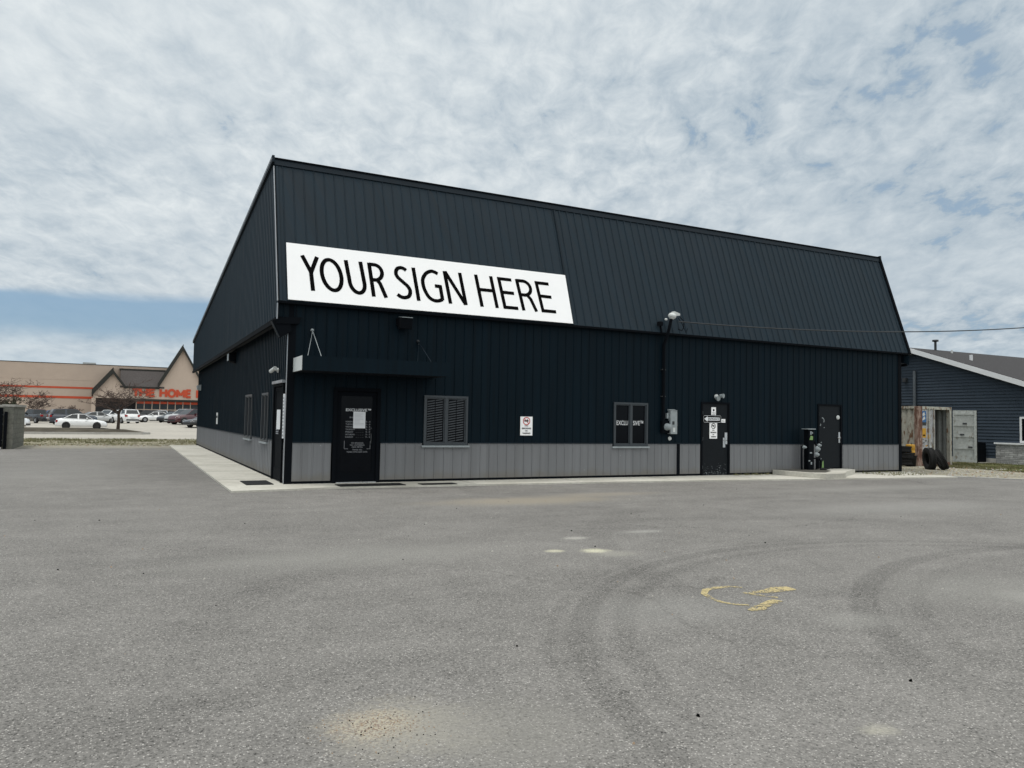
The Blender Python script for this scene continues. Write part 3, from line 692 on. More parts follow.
def miter(pts, w, closed):
    P = [Vector((p[0], p[1])) for p in pts]; n = len(P); Lf, Rt = [], []
    for i in range(n):
        pv = P[i - 1] if i > 0 else (P[-2] if closed else None); nx = P[i + 1] if i < n - 1 else (P[1] if closed else None)
        d1 = (P[i] - pv).normalized() if pv is not None else None; d2_ = (nx - P[i]).normalized() if nx is not None else None
        if d1 is None: d1 = d2_
        if d2_ is None: d2_ = d1
        n1 = Vector((-d1.y, d1.x)); n2 = Vector((-d2_.y, d2_.x)); mm = (n1 + n2)
        if mm.length < .2: mm = n1
        mm.normalize(); k = w / 2 / max(.55, mm.dot(n1))
        Lf.append(P[i] + mm * k); Rt.append(P[i] - mm * k)
    return Lf, Rt
def spline(P, n=6):
    out = []; Q = [P[0]] + P + [P[-1]]
    for a, b, c, d in zip(Q, Q[1:], Q[2:], Q[3:]):
        for k in range(n):
            t = k / n
            out.append(tuple(.5 * (2 * b[i] + (c[i] - a[i]) * t + (2 * a[i] - 5 * b[i] + 4 * c[i] - d[i]) * t * t + (3 * b[i] - a[i] - 3 * c[i] + d[i]) * t ** 3) for i in (0, 1)))
    return out + [P[-1]]
def shear(P, cv, k=-.115): return [(u + k * (v - cv), v) for u, v in P]
LET = [[(.275, 1.24), (.475, .80)], [(.632, 1.24), (.475, .80)], [(.470, .83), (.502, .31)],
       shear(arcp(.966, .785, .233, .412, 0, 360, 48), .785),
       shear([(1.403, 1.24), (1.403, .64)] + arcp(1.586, .64, .183, .274, 180, 360, 20) + [(1.769, .64), (1.769, 1.24)], .64),
       [(1.920, 1.24), (1.985, .30)], [(1.925, 1.198), (2.05, 1.198)] + arcp(2.05, .984, .190, .214, 88, -88, 18) + [(1.96, .770)], [(2.10, .775), (2.17, .68), (2.30, .30)],
       spline([(2.885, 1.135), (2.82, 1.180), (2.739, 1.196), (2.645, 1.15), (2.606, 1.03), (2.645, .915), (2.775, .79), (2.90, .67), (2.946, .541), (2.90, .405), (2.789, .354), (2.69, .366), (2.600, .425)]),
       [(3.083, 1.24), (3.153, .30)],
       spline([(3.745, 1.135), (3.66, 1.178), (3.557, 1.190), (3.42, 1.11), (3.325, .955), (3.310, .80), (3.345, .62), (3.44, .43), (3.57, .350), (3.69, .350), (3.808, .40)]), [(3.806, .38), (3.778, .80)], [(3.63, .772), (3.82, .768)],
       [(3.940, 1.24), (4.018, .30)], [(3.955, 1.23), (4.445, .31)], [(4.375, 1.24), (4.453, .30)],
       [(4.838, 1.24), (4.913, .295)], [(5.280, 1.24), (5.355, .295)], [(4.875, .80), (5.32, .80)],
       [(5.512, 1.24), (5.594, .295)], [(5.47, 1.194), (5.90, 1.192)], [(5.55, .79), (5.925, .785)], [(5.548, .342), (5.99, .342)],
       [(6.060, 1.24), (6.155, .295)], [(6.06, 1.198), (6.25, 1.198)] + arcp(6.25, .984, .210, .214, 88, -88, 18) + [(6.10, .770)], [(6.33, .775), (6.42, .66), (6.548, .295)],
       [(6.668, 1.24), (6.756, .295)], [(6.625, 1.194), (7.065, 1.194)], [(6.71, .79), (7.09, .785)], [(6.71, .342), (7.168, .342)]]
for kk, st in enumerate(LET):
    st = [p for i, p in enumerate(st) if i == 0 or math.hypot(p[0] - st[i - 1][0], p[1] - st[i - 1][1]) > .004]
    Lf, Rt = miter(st, .100, len(st) > 44 and math.hypot(st[0][0] - st[-1][0], st[0][1] - st[-1][1]) < .01); n_ = .003 + .0003 * (kk % 5)
    for i in range(len(st) - 1): bn.quad(bp(*Rt[i], n_), bp(*Rt[i + 1], n_), bp(*Lf[i + 1], n_), bp(*Lf[i], n_), 1)
tag(bn.build('banner', [M_WHITE, M_INK], None, MP), 'long white banner reading YOUR SIGN HERE on the mansard front', 'sign')

# ------------------------------------------------------------------ signs and notices
def vape_sign(name, x0, x1, z0, z1, Yf, label, colour_ring=True):
    s = MB(); s.box((x0, Yf - .012, z0), (x1, Yf, z1)); cx = (x0 + x1) / 2; w = x1 - x0; hh = z1 - z0; y = Yf - .0135
    R = w * .30; cz = z1 - hh * .24
    s.disc((cx, y, cz), NY, R, 24, 2, R * .78)
    s.beam((cx - R * .62, y + .001, cz + R * .62), (cx + R * .62, y + .001, cz - R * .62), R * .18, .002, NY, 2)
    s.box((cx - R * .62, y, cz - R * .12), (cx + R * .55, y + .001, cz + R * .22), 1); s.box((cx + R * .1, y, cz + R * .22), (cx + R * .3, y + .001, cz + R * .5), 1)
    for q, fz, fw, fh in (('NO', .52, .28, .055), ('SMOKING', .665, .76, .075), ('OR', .785, .24, .055), ('VAPING', .925, .66, .075)):
        s.text(q, (cx, y, z1 - hh * fz), X_, Z_, hh * fh, w * fw, 1, .05, True)
    return tag(s.build(name, [M_WHITE, M_INK, M_RED if colour_ring else M_INK], None, (cx, Yf, z0)), label, 'sign')
vape_sign('smoking_notice', 6.15, 6.52, 1.22, 1.73, -.018, 'white no smoking notice with red ring alone on the navy wall')
vape_sign('smoking_notice', 12.73, 13.03, 1.17, 1.68, -.002, 'tall white no smoking notice low on the steel door', False)
s = MB(); s.box((12.80, -.012, 1.83), (12.98, -.001, 2.14)); s.disc((12.89, -.0135, 2.05), NY, .035, 14, 1); s.text('PARKING', (12.89, -.0135, 1.95), X_, Z_, .028, .13, 1, .01, True); s.text('IN REAR', (12.89, -.0135, 1.90), X_, Z_, .025, .12, 1, .01, True)
tag(s.build('small_notice', [M_WHITE, M_INK], None, (12.89, 0, 1.8)), 'small white notice above the arrow sign on the steel door', 'sign')
s = MB(); s.box((12.47, -.022, 1.655), (13.19, -.013, 1.895)); y = -.0235
for q in ((12.50, 1.872, 13.16, 1.880), (12.50, 1.670, 13.16, 1.678)): s.box((q[0], y, q[1]), (q[2], y + .001, q[3]), 1)
for q in ((12.485, 1.69, 12.493, 1.86), (13.167, 1.69, 13.175, 1.86)): s.box((q[0], y, q[1]), (q[2], y + .001, q[3]), 1)
s.add([(12.51, y, 1.775), (12.64, y, 1.69), (12.64, y, 1.727), (13.12, y, 1.727), (13.12, y, 1.823), (12.64, y, 1.823), (12.64, y, 1.86)], [[0, 1, 6], [2, 3, 4, 5]], 1)
s.text('ENTRANCE', (12.665, y - .0015, 1.748), X_, Z_, .056, .43, 0, .02)
tag(s.build('entrance_sign', [M_INK, M_PRINT], None, (12.83, 0, 1.7)), 'black entrance sign with a white arrow on the steel door', 'sign')
s = MB().box((13.20, -.012, 1.67), (13.36, -.001, 1.78)); s.text('PULL', (13.28, -.0135, 1.70), X_, Z_, .035, .10, 1, .01, True)
tag(s.build('door_tag', [M_WHITE, M_INK], None, (13.28, 0, 1.7)), 'tiny white tag beside the arrow sign on the steel door', 'sign')
s = MB(); s.box((1.585, -.004, 1.36), (1.885, .0002, 1.765)); r = random.Random(2)
for i in range(9): s.box((1.615, -.0055, 1.44 + i * .033), (1.615 + r.uniform(.12, .24), -.0045, 1.448 + i * .033), 1)
tag(s.build('paper_notice', [pm('paper', (.66, .68, .70), .7, .03), pm('grey_print', (.42, .43, .45), .7)], None, (1.73, 0, 1.4)), 'white paper sheet taped to the glazed entrance door', 'notice')
s = MB(); s.box((-.016, .74, 1.30), (-.013, 1.22, 1.78)); 
tag(s.build('paper_notice', [M_PRINT], None, (0, 1, 1.3)), 'white notice on the glass of the side door', 'notice')
s = MB(); s.box((-.050, .085, 1.10), (-.030, .235, 2.15)); 
for i in range(12): s.box((-.053, .10, 1.15 + i * .08), (-.0505, .20, 1.19 + i * .08), 1)
tag(s.build('strip_sign', [M_PRINT, M_DPRINT], None, (0, .16, 1.1)), 'narrow upright white strip sign between the side door and corner', 'sign')
s = MB(); s.box((-.030, 14.95, 1.25), (-.016, 15.45, 1.72)); s.box((-.0315, 15.0, 1.5), (-.0305, 15.4, 1.6), 1)
tag(s.build('side_notice', [M_OFFW, M_INK], None, (0, 15.2, 1.3)), 'small white notice far along the shaded side wall', 'sign')

# ------------------------------------------------------------------ lights, cameras on the walls
fl = empty('floodlight', (2.72, -.02, 4.04), 'black floodlight with pale visor under the banner', 'light')
MB().box((2.60, -.10, 3.94), (2.84, -.02, 4.12)).build('bracket', M_BLACK, fl)
f2 = MB(); f2.prism([(2.62, -.10, 3.86), (2.62, -.30, 3.84), (2.62, -.34, 4.10), (2.62, -.10, 4.14)], (.30, 0, 0)); f2.build('lamp_body', M_BLACK, fl, bevel=.012)
MB().prism([(2.64, -.08, 4.15), (2.64, -.36, 4.115), (2.64, -.36, 4.13), (2.64, -.08, 4.165)], (.28, 0, 0)).build('visor', M_GALV, fl)
fl = empty('floodlight', (-.18, -.02, 3.75), 'black box floodlight tilted down under the corner eave', 'light')
q = MB(); q.prism([(-.40, -.08, 3.86), (-.20, -.08, 3.46), (.04, -.08, 3.62), (.0, -.08, 3.86)], (0, .24, 0)); q.build('lamp_body', M_BLACK, fl, bevel=.015)
MB().beam((-.408, .04, 3.83), (-.222, .04, 3.47), .20, .012, NX).build('lens', M_TRIM, fl)
MB().tube([(-.1, .05, 3.78), (-.1, .05, 3.93)], .02).build('bracket', M_BLACK, fl)
fl = empty('wall_light', (-.05, 9.86, 3.6), 'small wall pack light high on the shaded side wall', 'light')
q = MB(); q.prism([(-.02, 9.65, 3.45), (-.22, 9.65, 3.50), (-.26, 9.65, 3.78), (-.02, 9.65, 3.82)], (0, .45, 0)); q.build('lamp_body', M_BLACK, fl, bevel=.012)
MB().box((-.272, 9.68, 3.52), (-.258, 10.06, 3.76)).build('lens', M_GALV, fl)
fl = empty('wall_light', (-.05, 23.6, 2.9), 'wall pack light at the far back end of the side wall', 'light')
MB().prism([(-.02, 23.4, 2.85), (-.2, 23.4, 2.9), (-.22, 23.4, 3.1), (-.02, 23.4, 3.15)], (0, .4, 0)).build('lamp_body', M_GALV, fl, bevel=.012)
fl = empty('security_camera', (0, 1.25, 2.8), 'white bullet camera above the side door', 'camera')
MB().lathe((-.005, 1.25, 2.76), NX, [(.06, 0), (.06, .03), (0, .035)], 14).build('base', M_OFFW, fl)
MB().tube([(-.12, 1.05, 2.80), (-.16, 1.42, 2.74)], .05, 12).build('camera_body', M_OFFW, fl)
MB().tube([(-.03, 1.25, 2.76), (-.14, 1.25, 2.77)], .02).build('arm', M_OFFW, fl)
fl = empty('security_camera', (12.97, -.02, 2.47), 'small twin headed white light above the steel door', 'camera')
MB().lathe((12.97, -.018, 2.47), NY, [(.07, 0), (.07, .05), (0, .055)], 14).build('base', M_OFFW, fl)
MB().tube([(12.90, -.10, 2.43), (12.90, -.22, 2.40)], [.05, .075], 12).build('lamp_head', M_GALV, fl)
MB().tube([(13.06, -.10, 2.50), (13.10, -.22, 2.49)], [.05, .07], 12).build('lamp_head', M_GALV, fl)

# ------------------------------------------------------------------ electrical service
mt = empty('service_mast', (10.90, -.1, 2.0), 'black electrical conduit mast rising past the eave to a pale weatherhead', 'mast')
MB().tube([(10.90, -.08, 1.70), (10.90, -.08, 3.95), (10.91, -.24, 4.25), (10.95, -.30, 4.55), (10.98, -.32, 4.74)], .045, 10).build('conduit', M_BLACK, mt)
wh = MB(); wh.lathe((10.99, -.33, 4.76), (.25, 0, 1), [(.05, -.06), (.115, .0), (.125, .05), (.09, .11), (.0, .13)], 16); wh.prism([(10.99, -.40, 4.80), (11.24, -.40, 4.82), (11.24, -.40, 4.88), (11.03, -.40, 4.94)], (0, .14, 0)); wh.build('weatherhead', M_OFFW, mt, bevel=.01)
lp = MB(); lp.tube([(11.28, -.33, 4.79), (11.40, -.36, 4.68), (11.42, -.36, 4.5), (11.34, -.36, 4.38), (11.20, -.36, 4.42)], .013, 6); lp.tube([(11.22, -.33, 4.76), (11.34, -.36, 4.6), (11.5, -.36, 4.33), (11.55, -.36, 4.46)], .010, 6); lp.build('drip_loop', M_BLACK, mt)
MB().lathe((10.82, -.27, 4.69), X_, [(0, -.045), (.03, -.03), (.035, 0), (.03, .03), (0, .045)], 12).build('insulator', M_OFFW, mt)
for z in (2.4, 3.2): MB().box((10.83, -.10, z), (10.97, -.015, z + .03)).build('strap', M_DGREY, mt)
pw = empty('electric_meter', (11.0, -.1, 1.5), 'round glass electric meter on a black socket box', 'meter')
MB().box((10.84, -.12, 1.33), (11.10, -.02, 1.70)).build('meter_box', M_BLACK, pw, bevel=.008)
MB().lathe((11.0, -.12, 1.51), NY, [(.105, 0), (.105, .04), (.09, .05), (.085, .12), (.06, .14), (0, .145)], 20).build('meter_dial', M_GALV, pw)
MB().box((11.02, -.10, 1.76), (11.08, -.015, 1.92)).build('junction_box', M_GALV, pw)
bx = empty('breaker_box', (11.23, -.1, 1.3), 'tall grey disconnect box beside the electric meter', 'electrical box')
b1 = MB().box((11.11, -.16, 1.30), (11.36, -.018, 2.00)).build('box_body', M_GALV, bx, bevel=.008)
MB().prism([(11.10, -.17, 2.0), (11.10, -.015, 2.04), (11.10, -.015, 2.0)], (.27, 0, 0)).build('rain_lip', M_GALV, bx)
q = MB(); q.box((11.17, -.164, 1.58), (11.25, -.159, 1.68), 0); q.build('dark_plate', M_DGREY, bx)
q = MB(); q.box((11.20, -.164, 1.36), (11.28, -.159, 1.49), 0); q.build('label_plate', M_OFFW, bx)
MB().tube([(11.365, -.10, 1.55), (11.41, -.10, 1.55), (11.41, -.10, 1.66)], .014, 8).build('lever', M_DGREY, bx)
tag(MB().lathe((11.19, -.02, 1.165), NY, [(.0, .03), (.05, .028), (.062, 0)], 14).build('outlet_cover', M_OFFW, None, (11.19, 0, 1.165)), 'small white outlet cover below the grey disconnect box', 'cover')
ab = empty('roof_bracket', (10.72, -.1, 4.4), 'short black stub bracket standing on the eave beside the mast', 'bracket')
MB().tube([(10.72, -.2, 4.30), (10.72, -.14, 4.50), (10.66, -.16, 4.56)], .03, 8).build('stub', M_BLACK, ab); MB().box((10.61, -.24, 4.50), (10.74, -.12, 4.62)).build('stub_cap', M_BLACK, ab)
#WIRE#
wire = MB(); wp = []
for i in range(41):
    X = 11.2 + i * .72; q_ = X - 11.2
    wp.append((X, -.36 - .11 * (X - 11), 4.64 - .0135 * q_ + .0042 * q_ * q_))
wire.tube(wp, .018, 6)
tag(wire.build('power_line', M_DGREY, None, (11.34, -.36, 4.62)), 'thick dark service cable running from the mast to the sky', 'cable')
w2 = MB(); w2.tube([(20 + i * 6, 70, 13.6 + .0 * i - .5 * math.sin(i / 20 * math.pi)) for i in range(21)], .018, 5)
tag(w2.build('power_line', M_DGREY, None, (20, 70, 13)), 'thin distant wire above the roof of the blue house', 'cable')

# ------------------------------------------------------------------ gas meter on the pad
gm = empty('gas_meter', (16.75, -.35, .16), 'black gas meter riser with grey regulators on the raised pad', 'gas meter')
cab = MB().box((16.53, -.42, .19), (16.77, -.22, 1.50))
MB().box((16.46, -.45, 1.50), (16.82, -.19, 1.53)).build('cabinet_cap', M_GALV, gm)
q = MB(); q.tube([(17.02, -.30, .19), (17.02, -.30, .95), (17.02, -.18, 1.15), (17.02, -.02, 1.15)], .028, 8); q.tube([(16.78, -.32, .55), (17.12, -.32, .55), (17.2, -.32, .45), (17.2, -.32, .19)], .026, 8); q.tube([(16.30, -.34, .19), (16.30, -.34, .95), (16.5, -.34, .98)], .03, 8); q.build('pipe', M_BLACK, gm)
for p, rr in (((16.98, -.36, .86), .10), ((16.92, -.38, .68), .085), ((16.33, -.40, .92), .06), ((17.05, -.36, .98), .06)):
    MB().lathe(p, NY, [(rr, 0), (rr, .03), (rr * .6, .05), (rr * .5, .10), (0, .11)], 16).build('regulator', M_GALV, gm)
q = cab; q.prism([(16.56, -.4225, 1.16), (16.72, -.4225, 1.16), (16.72, -.4225, 1.28), (16.62, -.4225, 1.30)], (0, .002, 0), 2); q.box((16.60, -.4225, 1.33), (16.66, -.4205, 1.44), 1); q.box((16.68, -.4225, 1.36), (16.72, -.4205, 1.42), 1); q.box((16.58, -.4225, .72), (16.68, -.4205, .76), 1); q.box((16.62, -.4225, .36), (16.68, -.4205, .44), 1); q.box((16.52, -.4225, .46), (16.6, -.4205, .50), 1)
q.build('cabinet', [M_BLACK, M_GALV, M_GREEN], gm)
q = MB().tube([(17.0, -.5, .21), (17.12, -.42, .215), (17.2, -.55, .21), (17.05, -.66, .21), (16.9, -.56, .21), (17.05, -.46, .23), (17.4, -.40, .21), (17.7, -.25, .21)], .02, 6)
tag(q.build('hose', M_RUBBER, None, (17, -.5, .17)), 'dark hose coiled on the pad at the foot of the gas meter', 'hose')

# ------------------------------------------------------------------ door mats
def mat_(x0, x1, y0, y1, label):
    m_ = MB().box((x0, y0, .041), (x1, y1, .056))
    r = random.Random(1); n = int((x1 - x0) / .06)
    for i in range(n): m_.box((x0 + .03 + i * .06, y0 + .04, .056), (x0 + .06 + i * .06, y1 - .04, .060))
    tag(m_.build('door_mat', M_RUBBER, None, (x0, y0, .04)), label, 'mat')
mat_(1.06, 2.62, -1.02, -.48, 'long black mat in front of the glazed entrance door')
mat_(3.02, 3.92, -1.05, -.72, 'short black mat lying below the screened window')
mat_(-.86, -.26, -.10, 1.02, 'black mat on the pale apron outside the side door')

# ------------------------------------------------------------------ shipping container, tyres
CX0, CX1, CYF, CYB, CZ = 26.70, 28.97, 2.95, 9.2, 2.54
def weathered(name, col, rust, amt, sc=2.2):
    m, t, b = base_mat(name); v = t.geo(); x, y, z = t.sep(v)
    n = t.noise(t.comb(t.math('MULTIPLY', x, 3.), t.math('MULTIPLY', y, 3.), z), sc, 6, .7); n2 = t.noise(v, 9, 4, .7)
    c = t.mix(t.mr(n, .66 - amt, .76 - amt), col, rust); c = t.mix(1.0, c, t.comb(*[t.mr(n2, .3, .7, .8, 1.15, False)] * 3), 'MULTIPLY')
    t.l.new(c, b.inputs['Base Color']); b.inputs['Roughness'].default_value = .7; b.inputs['Specular IOR Level'].default_value = .25
    return m
M_CONT = weathered('container_paint', (.42, .415, .36), (.17, .10, .06), .14)
M_CPOST = weathered('container_post', (.30, .22, .18), (.13, .065, .045), .2, 1.5)
M_CDOOR = weathered('container_door_paint', (.38, .40, .385), (.20, .17, .13), .09)
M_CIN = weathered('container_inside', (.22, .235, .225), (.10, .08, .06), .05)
co = empty('shipping_container', (27.8, 2.95, 0), 'weathered grey shipping container with one door swung open and rusty post', 'container')
def corr(mb, P, ud, nd, ulen, z0, z1, amp=.036, pitch=.27):
    P, ud, nd = Vector(P), Vector(ud), Vector(nd); pts = []; u = 0
    while u < ulen:
        for du, h in ((0, 0), (.07, 0), (.13, 1), (.20, 1)):
            if u + du <= ulen: pts.append((u + du, h * amp))
        u += pitch
    pts.append((ulen, 0))
    for (a, ha), (b, hb) in zip(pts, pts[1:]):
        mb.quad(P + ud * a + nd * ha + Vector((0, 0, z0)), P + ud * b + nd * hb + Vector((0, 0, z0)), P + ud * b + nd * hb + Vector((0, 0, z1)), P + ud * a + nd * ha + Vector((0, 0, z1)))
q = MB(); corr(q, (CX0 + .03, CYF + .15, 0), Y_, X_, CYB - CYF - .3, .12, CZ - .08)
wl = q.build('side_wall', M_CONT, co)
q = MB(); corr(q, (CX1 - .03, CYF + .15, 0), Y_, NX, CYB - CYF - .3, .12, CZ - .08); q.build('side_wall', M_CIN, co)
q = MB(); corr(q, (CX0 + .05, CYB - .05, 0), X_, NY, CX1 - CX0 - .1, .12, CZ - .08); q.build('end_wall', M_CIN, co)
MB().box((CX0 + .02, CYF + .1, CZ - .06), (CX1 - .02, CYB, CZ - .01)).build('roof', M_CONT, co)
MB().box((CX0 + .05, CYF + .05, .08), (CX1 - .05, CYB, .12)).build('floor', M_RUST, co)
q = MB(); q.box((CX0, CYF, .0), (CX0 + .30, CYF + .16, CZ)); q.build('corner_post', M_CPOST, co)
for c_ in (((CX1 - .12, CYF, 0), (CX1, CYF + .16, CZ)), ((CX0, CYB - .1, 0), (CX0 + .1, CYB, CZ)), ((CX1 - .1, CYB - .1, 0), (CX1, CYB, CZ))): MB().box(*c_).build('corner_post', M_CONT, co)
q = MB(); q.box((CX0 + .30, CYF + .01, CZ - .12), (CX1 - .12, CYF + .15, CZ)); q.box((CX0 - .01, CYF + .16, CZ - .10), (CX0 + .05, CYB - .1, CZ + .005)); q.box((CX1 - .05, CYF + .16, CZ - .1), (CX1 + .01, CYB - .1, CZ)); q.build('top_rail', M_CONT, co)
q = MB(); q.box((CX0 + .30, CYF + .01, 0), (CX1 - .12, CYF + .15, .14)); q.box((CX0 - .005, CYF + .16, 0), (CX0 + .05, CYB - .1, .15)); q.build('bottom_rail', M_RUST, co)
# closed door leaf with stickers
q = MB(); a = CX0 + .31; b_ = 27.88
q.box((a, CYF + .03, .15), (b_, CYF + .09, CZ - .13))
st = q; y = CYF + .0285
def rc(x0, z0, x1, z1, m): st.box((x0 - .06, y, z0), (x1 - .06, y + .002, z1), m + 1)
rc(27.06, 1.86, 27.36, 2.34, 1); rc(27.06, 1.72, 27.36, 1.86, 3); st.poly([(27.04, y - .001, 1.93), (27.24, y - .001, 2.0), (27.20, y - .001, 2.12), (27.08, y - .001, 2.05)], 1); st.poly([(27.08, y - .001, 2.10), (27.24, y - .001, 2.18), (27.16, y - .001, 2.30), (27.06, y - .001, 2.22)], 1)
rc(27.08, 1.20, 27.34, 1.60, 2); rc(27.14, 1.27, 27.28, 1.33, 3); rc(27.42, 1.42, 27.60, 1.60, 4); rc(27.44, 1.16, 27.62, 1.34, 2)
r = random.Random(11)
for i in range(26):
    x = 27.02 + r.random() * .62; z = .40 + r.random() * .76; rc(x, z, x + r.uniform(.03, .12), z + r.uniform(.02, .09), r.choice([0, 0, 3, 3, 2, 4]))
d = q.build('door', [weathered('container_labelled_door', (.36, .37, .38), (.20, .17, .13), .14, 3), M_OFFW, pm('blue_sticker', (.04, .13, .30), .6), M_YEL, M_DGREY, M_RUST], co)
tag(d, 'closed container door leaf covered with stickers')
for xr in (a + .42, b_ - .13): MB().tube([(xr, CYF - .01, .12), (xr, CYF - .01, CZ - .06)], .02, 8).build('locking_bar', M_CONT, d)
# the open leaf: hinged at the far post, swung right round to face the lot
hx, hy = CX1 + .02, CYF + .02; dv = Vector((math.sin(math.radians(146)), math.cos(math.radians(146)), 0)); nv = Vector((-dv.y, dv.x, 0)) * -1
dw = .94
if nv.dot(CAMP - Vector((hx, hy, 0))) < 0: nv = -nv
def dpt(u, z, n=0): return Vector((hx, hy, z)) + dv * u + nv * n
def dbox(mb, u0, u1, z0, z1, n0, n1, m=0): mb.prism([dpt(u0, z0, n0), dpt(u1, z0, n0), dpt(u1, z1, n0), dpt(u0, z1, n0)], nv * (n1 - n0), m)
q = MB(); dbox(q, .05, dw, .17, CZ - .13, -.05, 0)
for z in (.18, .72, 1.24, 1.72, 2.22): dbox(q, .06, dw - .07, z, z + .07, 0, .035)
dbox(q, .05, .10, .17, CZ - .13, 0, .045); dbox(q, dw - .10, dw, .17, CZ - .13, 0, .05)
d = q.build('door', M_CDOOR, co); tag(d, 'grey container door leaf swung wide open')
for u, z in ((.42, 1.80), (.32, 1.32), (.62, .78)):
    q = MB(); dbox(q, u, u + .16, z, z + .07, .03, .06); q.build('lock_plate', M_DGREY, d)
q = MB(); dbox(q, dw, dw + .03, .15, CZ - .1, -.05, .02); q.build('door_gasket', M_RUBBER, d)

def tyre(o, axis, R=.52, W=.28, hole=.56, name='truck_tyre', label='', group=None):
    prof = []
    n = 40
    for r_, a in ((hole, -.36), (hole + .1, -.46), (.80, -.5), (.93, -.48), (1.0, -.38), (1.0, -.14), (.97, -.12), (.97, -.06), (1.0, -.04), (1.0, .04), (.97, .06), (.97, .12), (1.0, .14), (1.0, .38), (.93, .48), (.80, .5), (hole + .1, .46), (hole, .36), (hole - .02, .2), (hole + .12, .1), (hole + .12, -.1), (hole - .02, -.2), (hole, -.36)):
        prof.append((r_ * R, a * W))
    q = MB().lathe((0, 0, 0), axis, prof, n)
    d = Vector(axis).normalized(); x = d.orthogonal().normalized(); y_ = d.cross(x)
    for k in range(n):
        t0 = 2 * math.pi * k / n
        e = (x * math.cos(t0) + y_ * math.sin(t0)); tt = (-x * math.sin(t0) + y_ * math.cos(t0))
        for sgn in (-1, 1):
            q.beam(e * (R * 1.0) + d * (W * .2 * sgn) , e * (R * 1.0) + d * (W * .47 * sgn) + tt * .02, .035, .03, e)
    ob = q.build(name, M_RUBBER, local=True); ob.location = o
    return tag(ob, label, 'tyre', group)
tyre((24.85, 1.15, .41), (.80, -.55, .06), .42, .25, label='large worn tyre standing on the gravel in front of the stickered container door')
tyre((25.18, .94, .385), (.64, -.62, .44), .42, .25, label='large tyre tilted against another in front of the open container')
for i, (dx, dy) in enumerate(((0, 0), (.05, -.04), (-.04, .03))):
    tyre((25.95 + dx, 3.25 + dy, .16 + i * .27), (.02 * i, .03, 1), .50, .26, label=['bottom tyre of the pile beside the rusty container post', 'middle tyre of the pile beside the rusty container post', 'top tyre of the pile beside the rusty container post'][i], group='pile of tyres by the container')
jc = empty('yellow_drum', (26.22, 2.95, .46), 'yellow plastic drum on the black tub by the rusty container post', 'drum')
tb = MB().lathe((26.22, 2.95, 0), Z_, [(0, 0), (.20, 0), (.24, .42), (.26, .43), (.26, .45), (.0, .46)], 20)
tag(tb.build('tub', M_RUBBER, None, (26.22, 2.95, 0)), 'dark upturned tub under the yellow drum', 'tub')
MB().lathe((26.22, 2.95, .46), Z_, [(0, 0), (.17, 0), (.18, .03), (.18, .18), (.17, .20), (.17, .23), (.18, .25), (.18, .42), (.17, .45), (0, .46)], 20).build('drum_body', M_YEL, jc)
MB().lathe((26.20, 2.89, .92), Z_, [(.03, 0), (.03, .035), (0, .035)], 12).build('cap', M_INK, jc)

# ------------------------------------------------------------------ blue house
HX = 33.0
ho = empty('clapboard_house', (40, 7, 0), 'slate blue clapboard house with white rake boards and stone base', 'house')
M_CLAP = pm('blue_clapboard', (.031, .044, .060), .6, .1, spec=.25)
M_SHING = pm('roof_shingle', (.055, .053, .054), .9, .3, 14, spec=.1, bump=.4, bscale=90)
M_WTRIM = pm('white_trim_board', (.70, .71, .72), .5, .05)
AP_Y, AP_Z, SLP = 7.55, 5.50, .345
def hz(y): return AP_Z - abs(y - AP_Y) * SLP
q = MB(); z = .25; bh = .15
while z < AP_Z:
    z1 = min(z + bh, AP_Z - .02); ha = (AP_Z - z) / SLP; hb = (AP_Z - z1) / SLP
    y0a, y1a = max(-.6, AP_Y - ha), min(15.7, AP_Y + ha); y0b, y1b = max(-.6, AP_Y - hb), min(15.7, AP_Y + hb)
    q.quad((HX - .034, y1a, z), (HX - .034, y0a, z), (HX - .002, y0b, z1), (HX - .002, y1b, z1))
    q.quad((HX, y1a, z), (HX, y0a, z), (HX - .034, y0a, z), (HX - .034, y1a, z)); z = z1
    if z >= AP_Z - .03: break
q.build('gable_wall', M_CLAP, ho)
MB().box((HX + .005, -.6, 0), (52, 15.7, 2.6)).build('wall', M_CLAP, ho)
rf = MB()
for sgn, ye in ((-1, -1.1), (1, 16.2)):
    ze = AP_Z - abs(ye - AP_Y) * SLP + .12
    rf.prism([(HX - .35, AP_Y, AP_Z + .12), (HX - .35, ye, ze), (HX - .35, ye, ze + .12), (HX - .35, AP_Y, AP_Z + .24)], (19.5, 0, 0))
roof = rf.build('roof', M_SHING, ho)
fb = MB()
for ye in (-1.12, 16.22):
    ze = AP_Z - abs(ye - AP_Y) * SLP
    fb.prism([(HX - .385, AP_Y, AP_Z + .215), (HX - .385, ye, ze + .215), (HX - .385, ye, ze - .03), (HX - .385, AP_Y, AP_Z - .03)], (.032, 0, 0))
fb.build('rake_board', M_WTRIM, ho)
sfh = MB()
for ye in (-1.1, 16.2):
    ze = AP_Z - abs(ye - AP_Y) * SLP
    sfh.prism([(HX - .35, AP_Y, AP_Z + .0), (HX - .35, ye, ze), (HX - .35, ye, ze + .04), (HX - .35, AP_Y, AP_Z + .04)], (.36, 0, 0))
sfh.build('soffit', M_WTRIM, ho)
q = MB().tube([(34.5, 7.45, 5.5), (34.5, 7.45, 6.16)], .06, 12); q.lathe((34.5, 7.45, 6.16), Z_, [(.05, -.02), (.15, 0), (.15, .09), (0, .11)], 14); q.build('flue_pipe', M_DGREY, roof)
MB().tube([(35.26, 7.06, 5.3), (35.26, 7.06, 5.72)], .05, 10).build('vent_pipe', M_OFFW, roof)
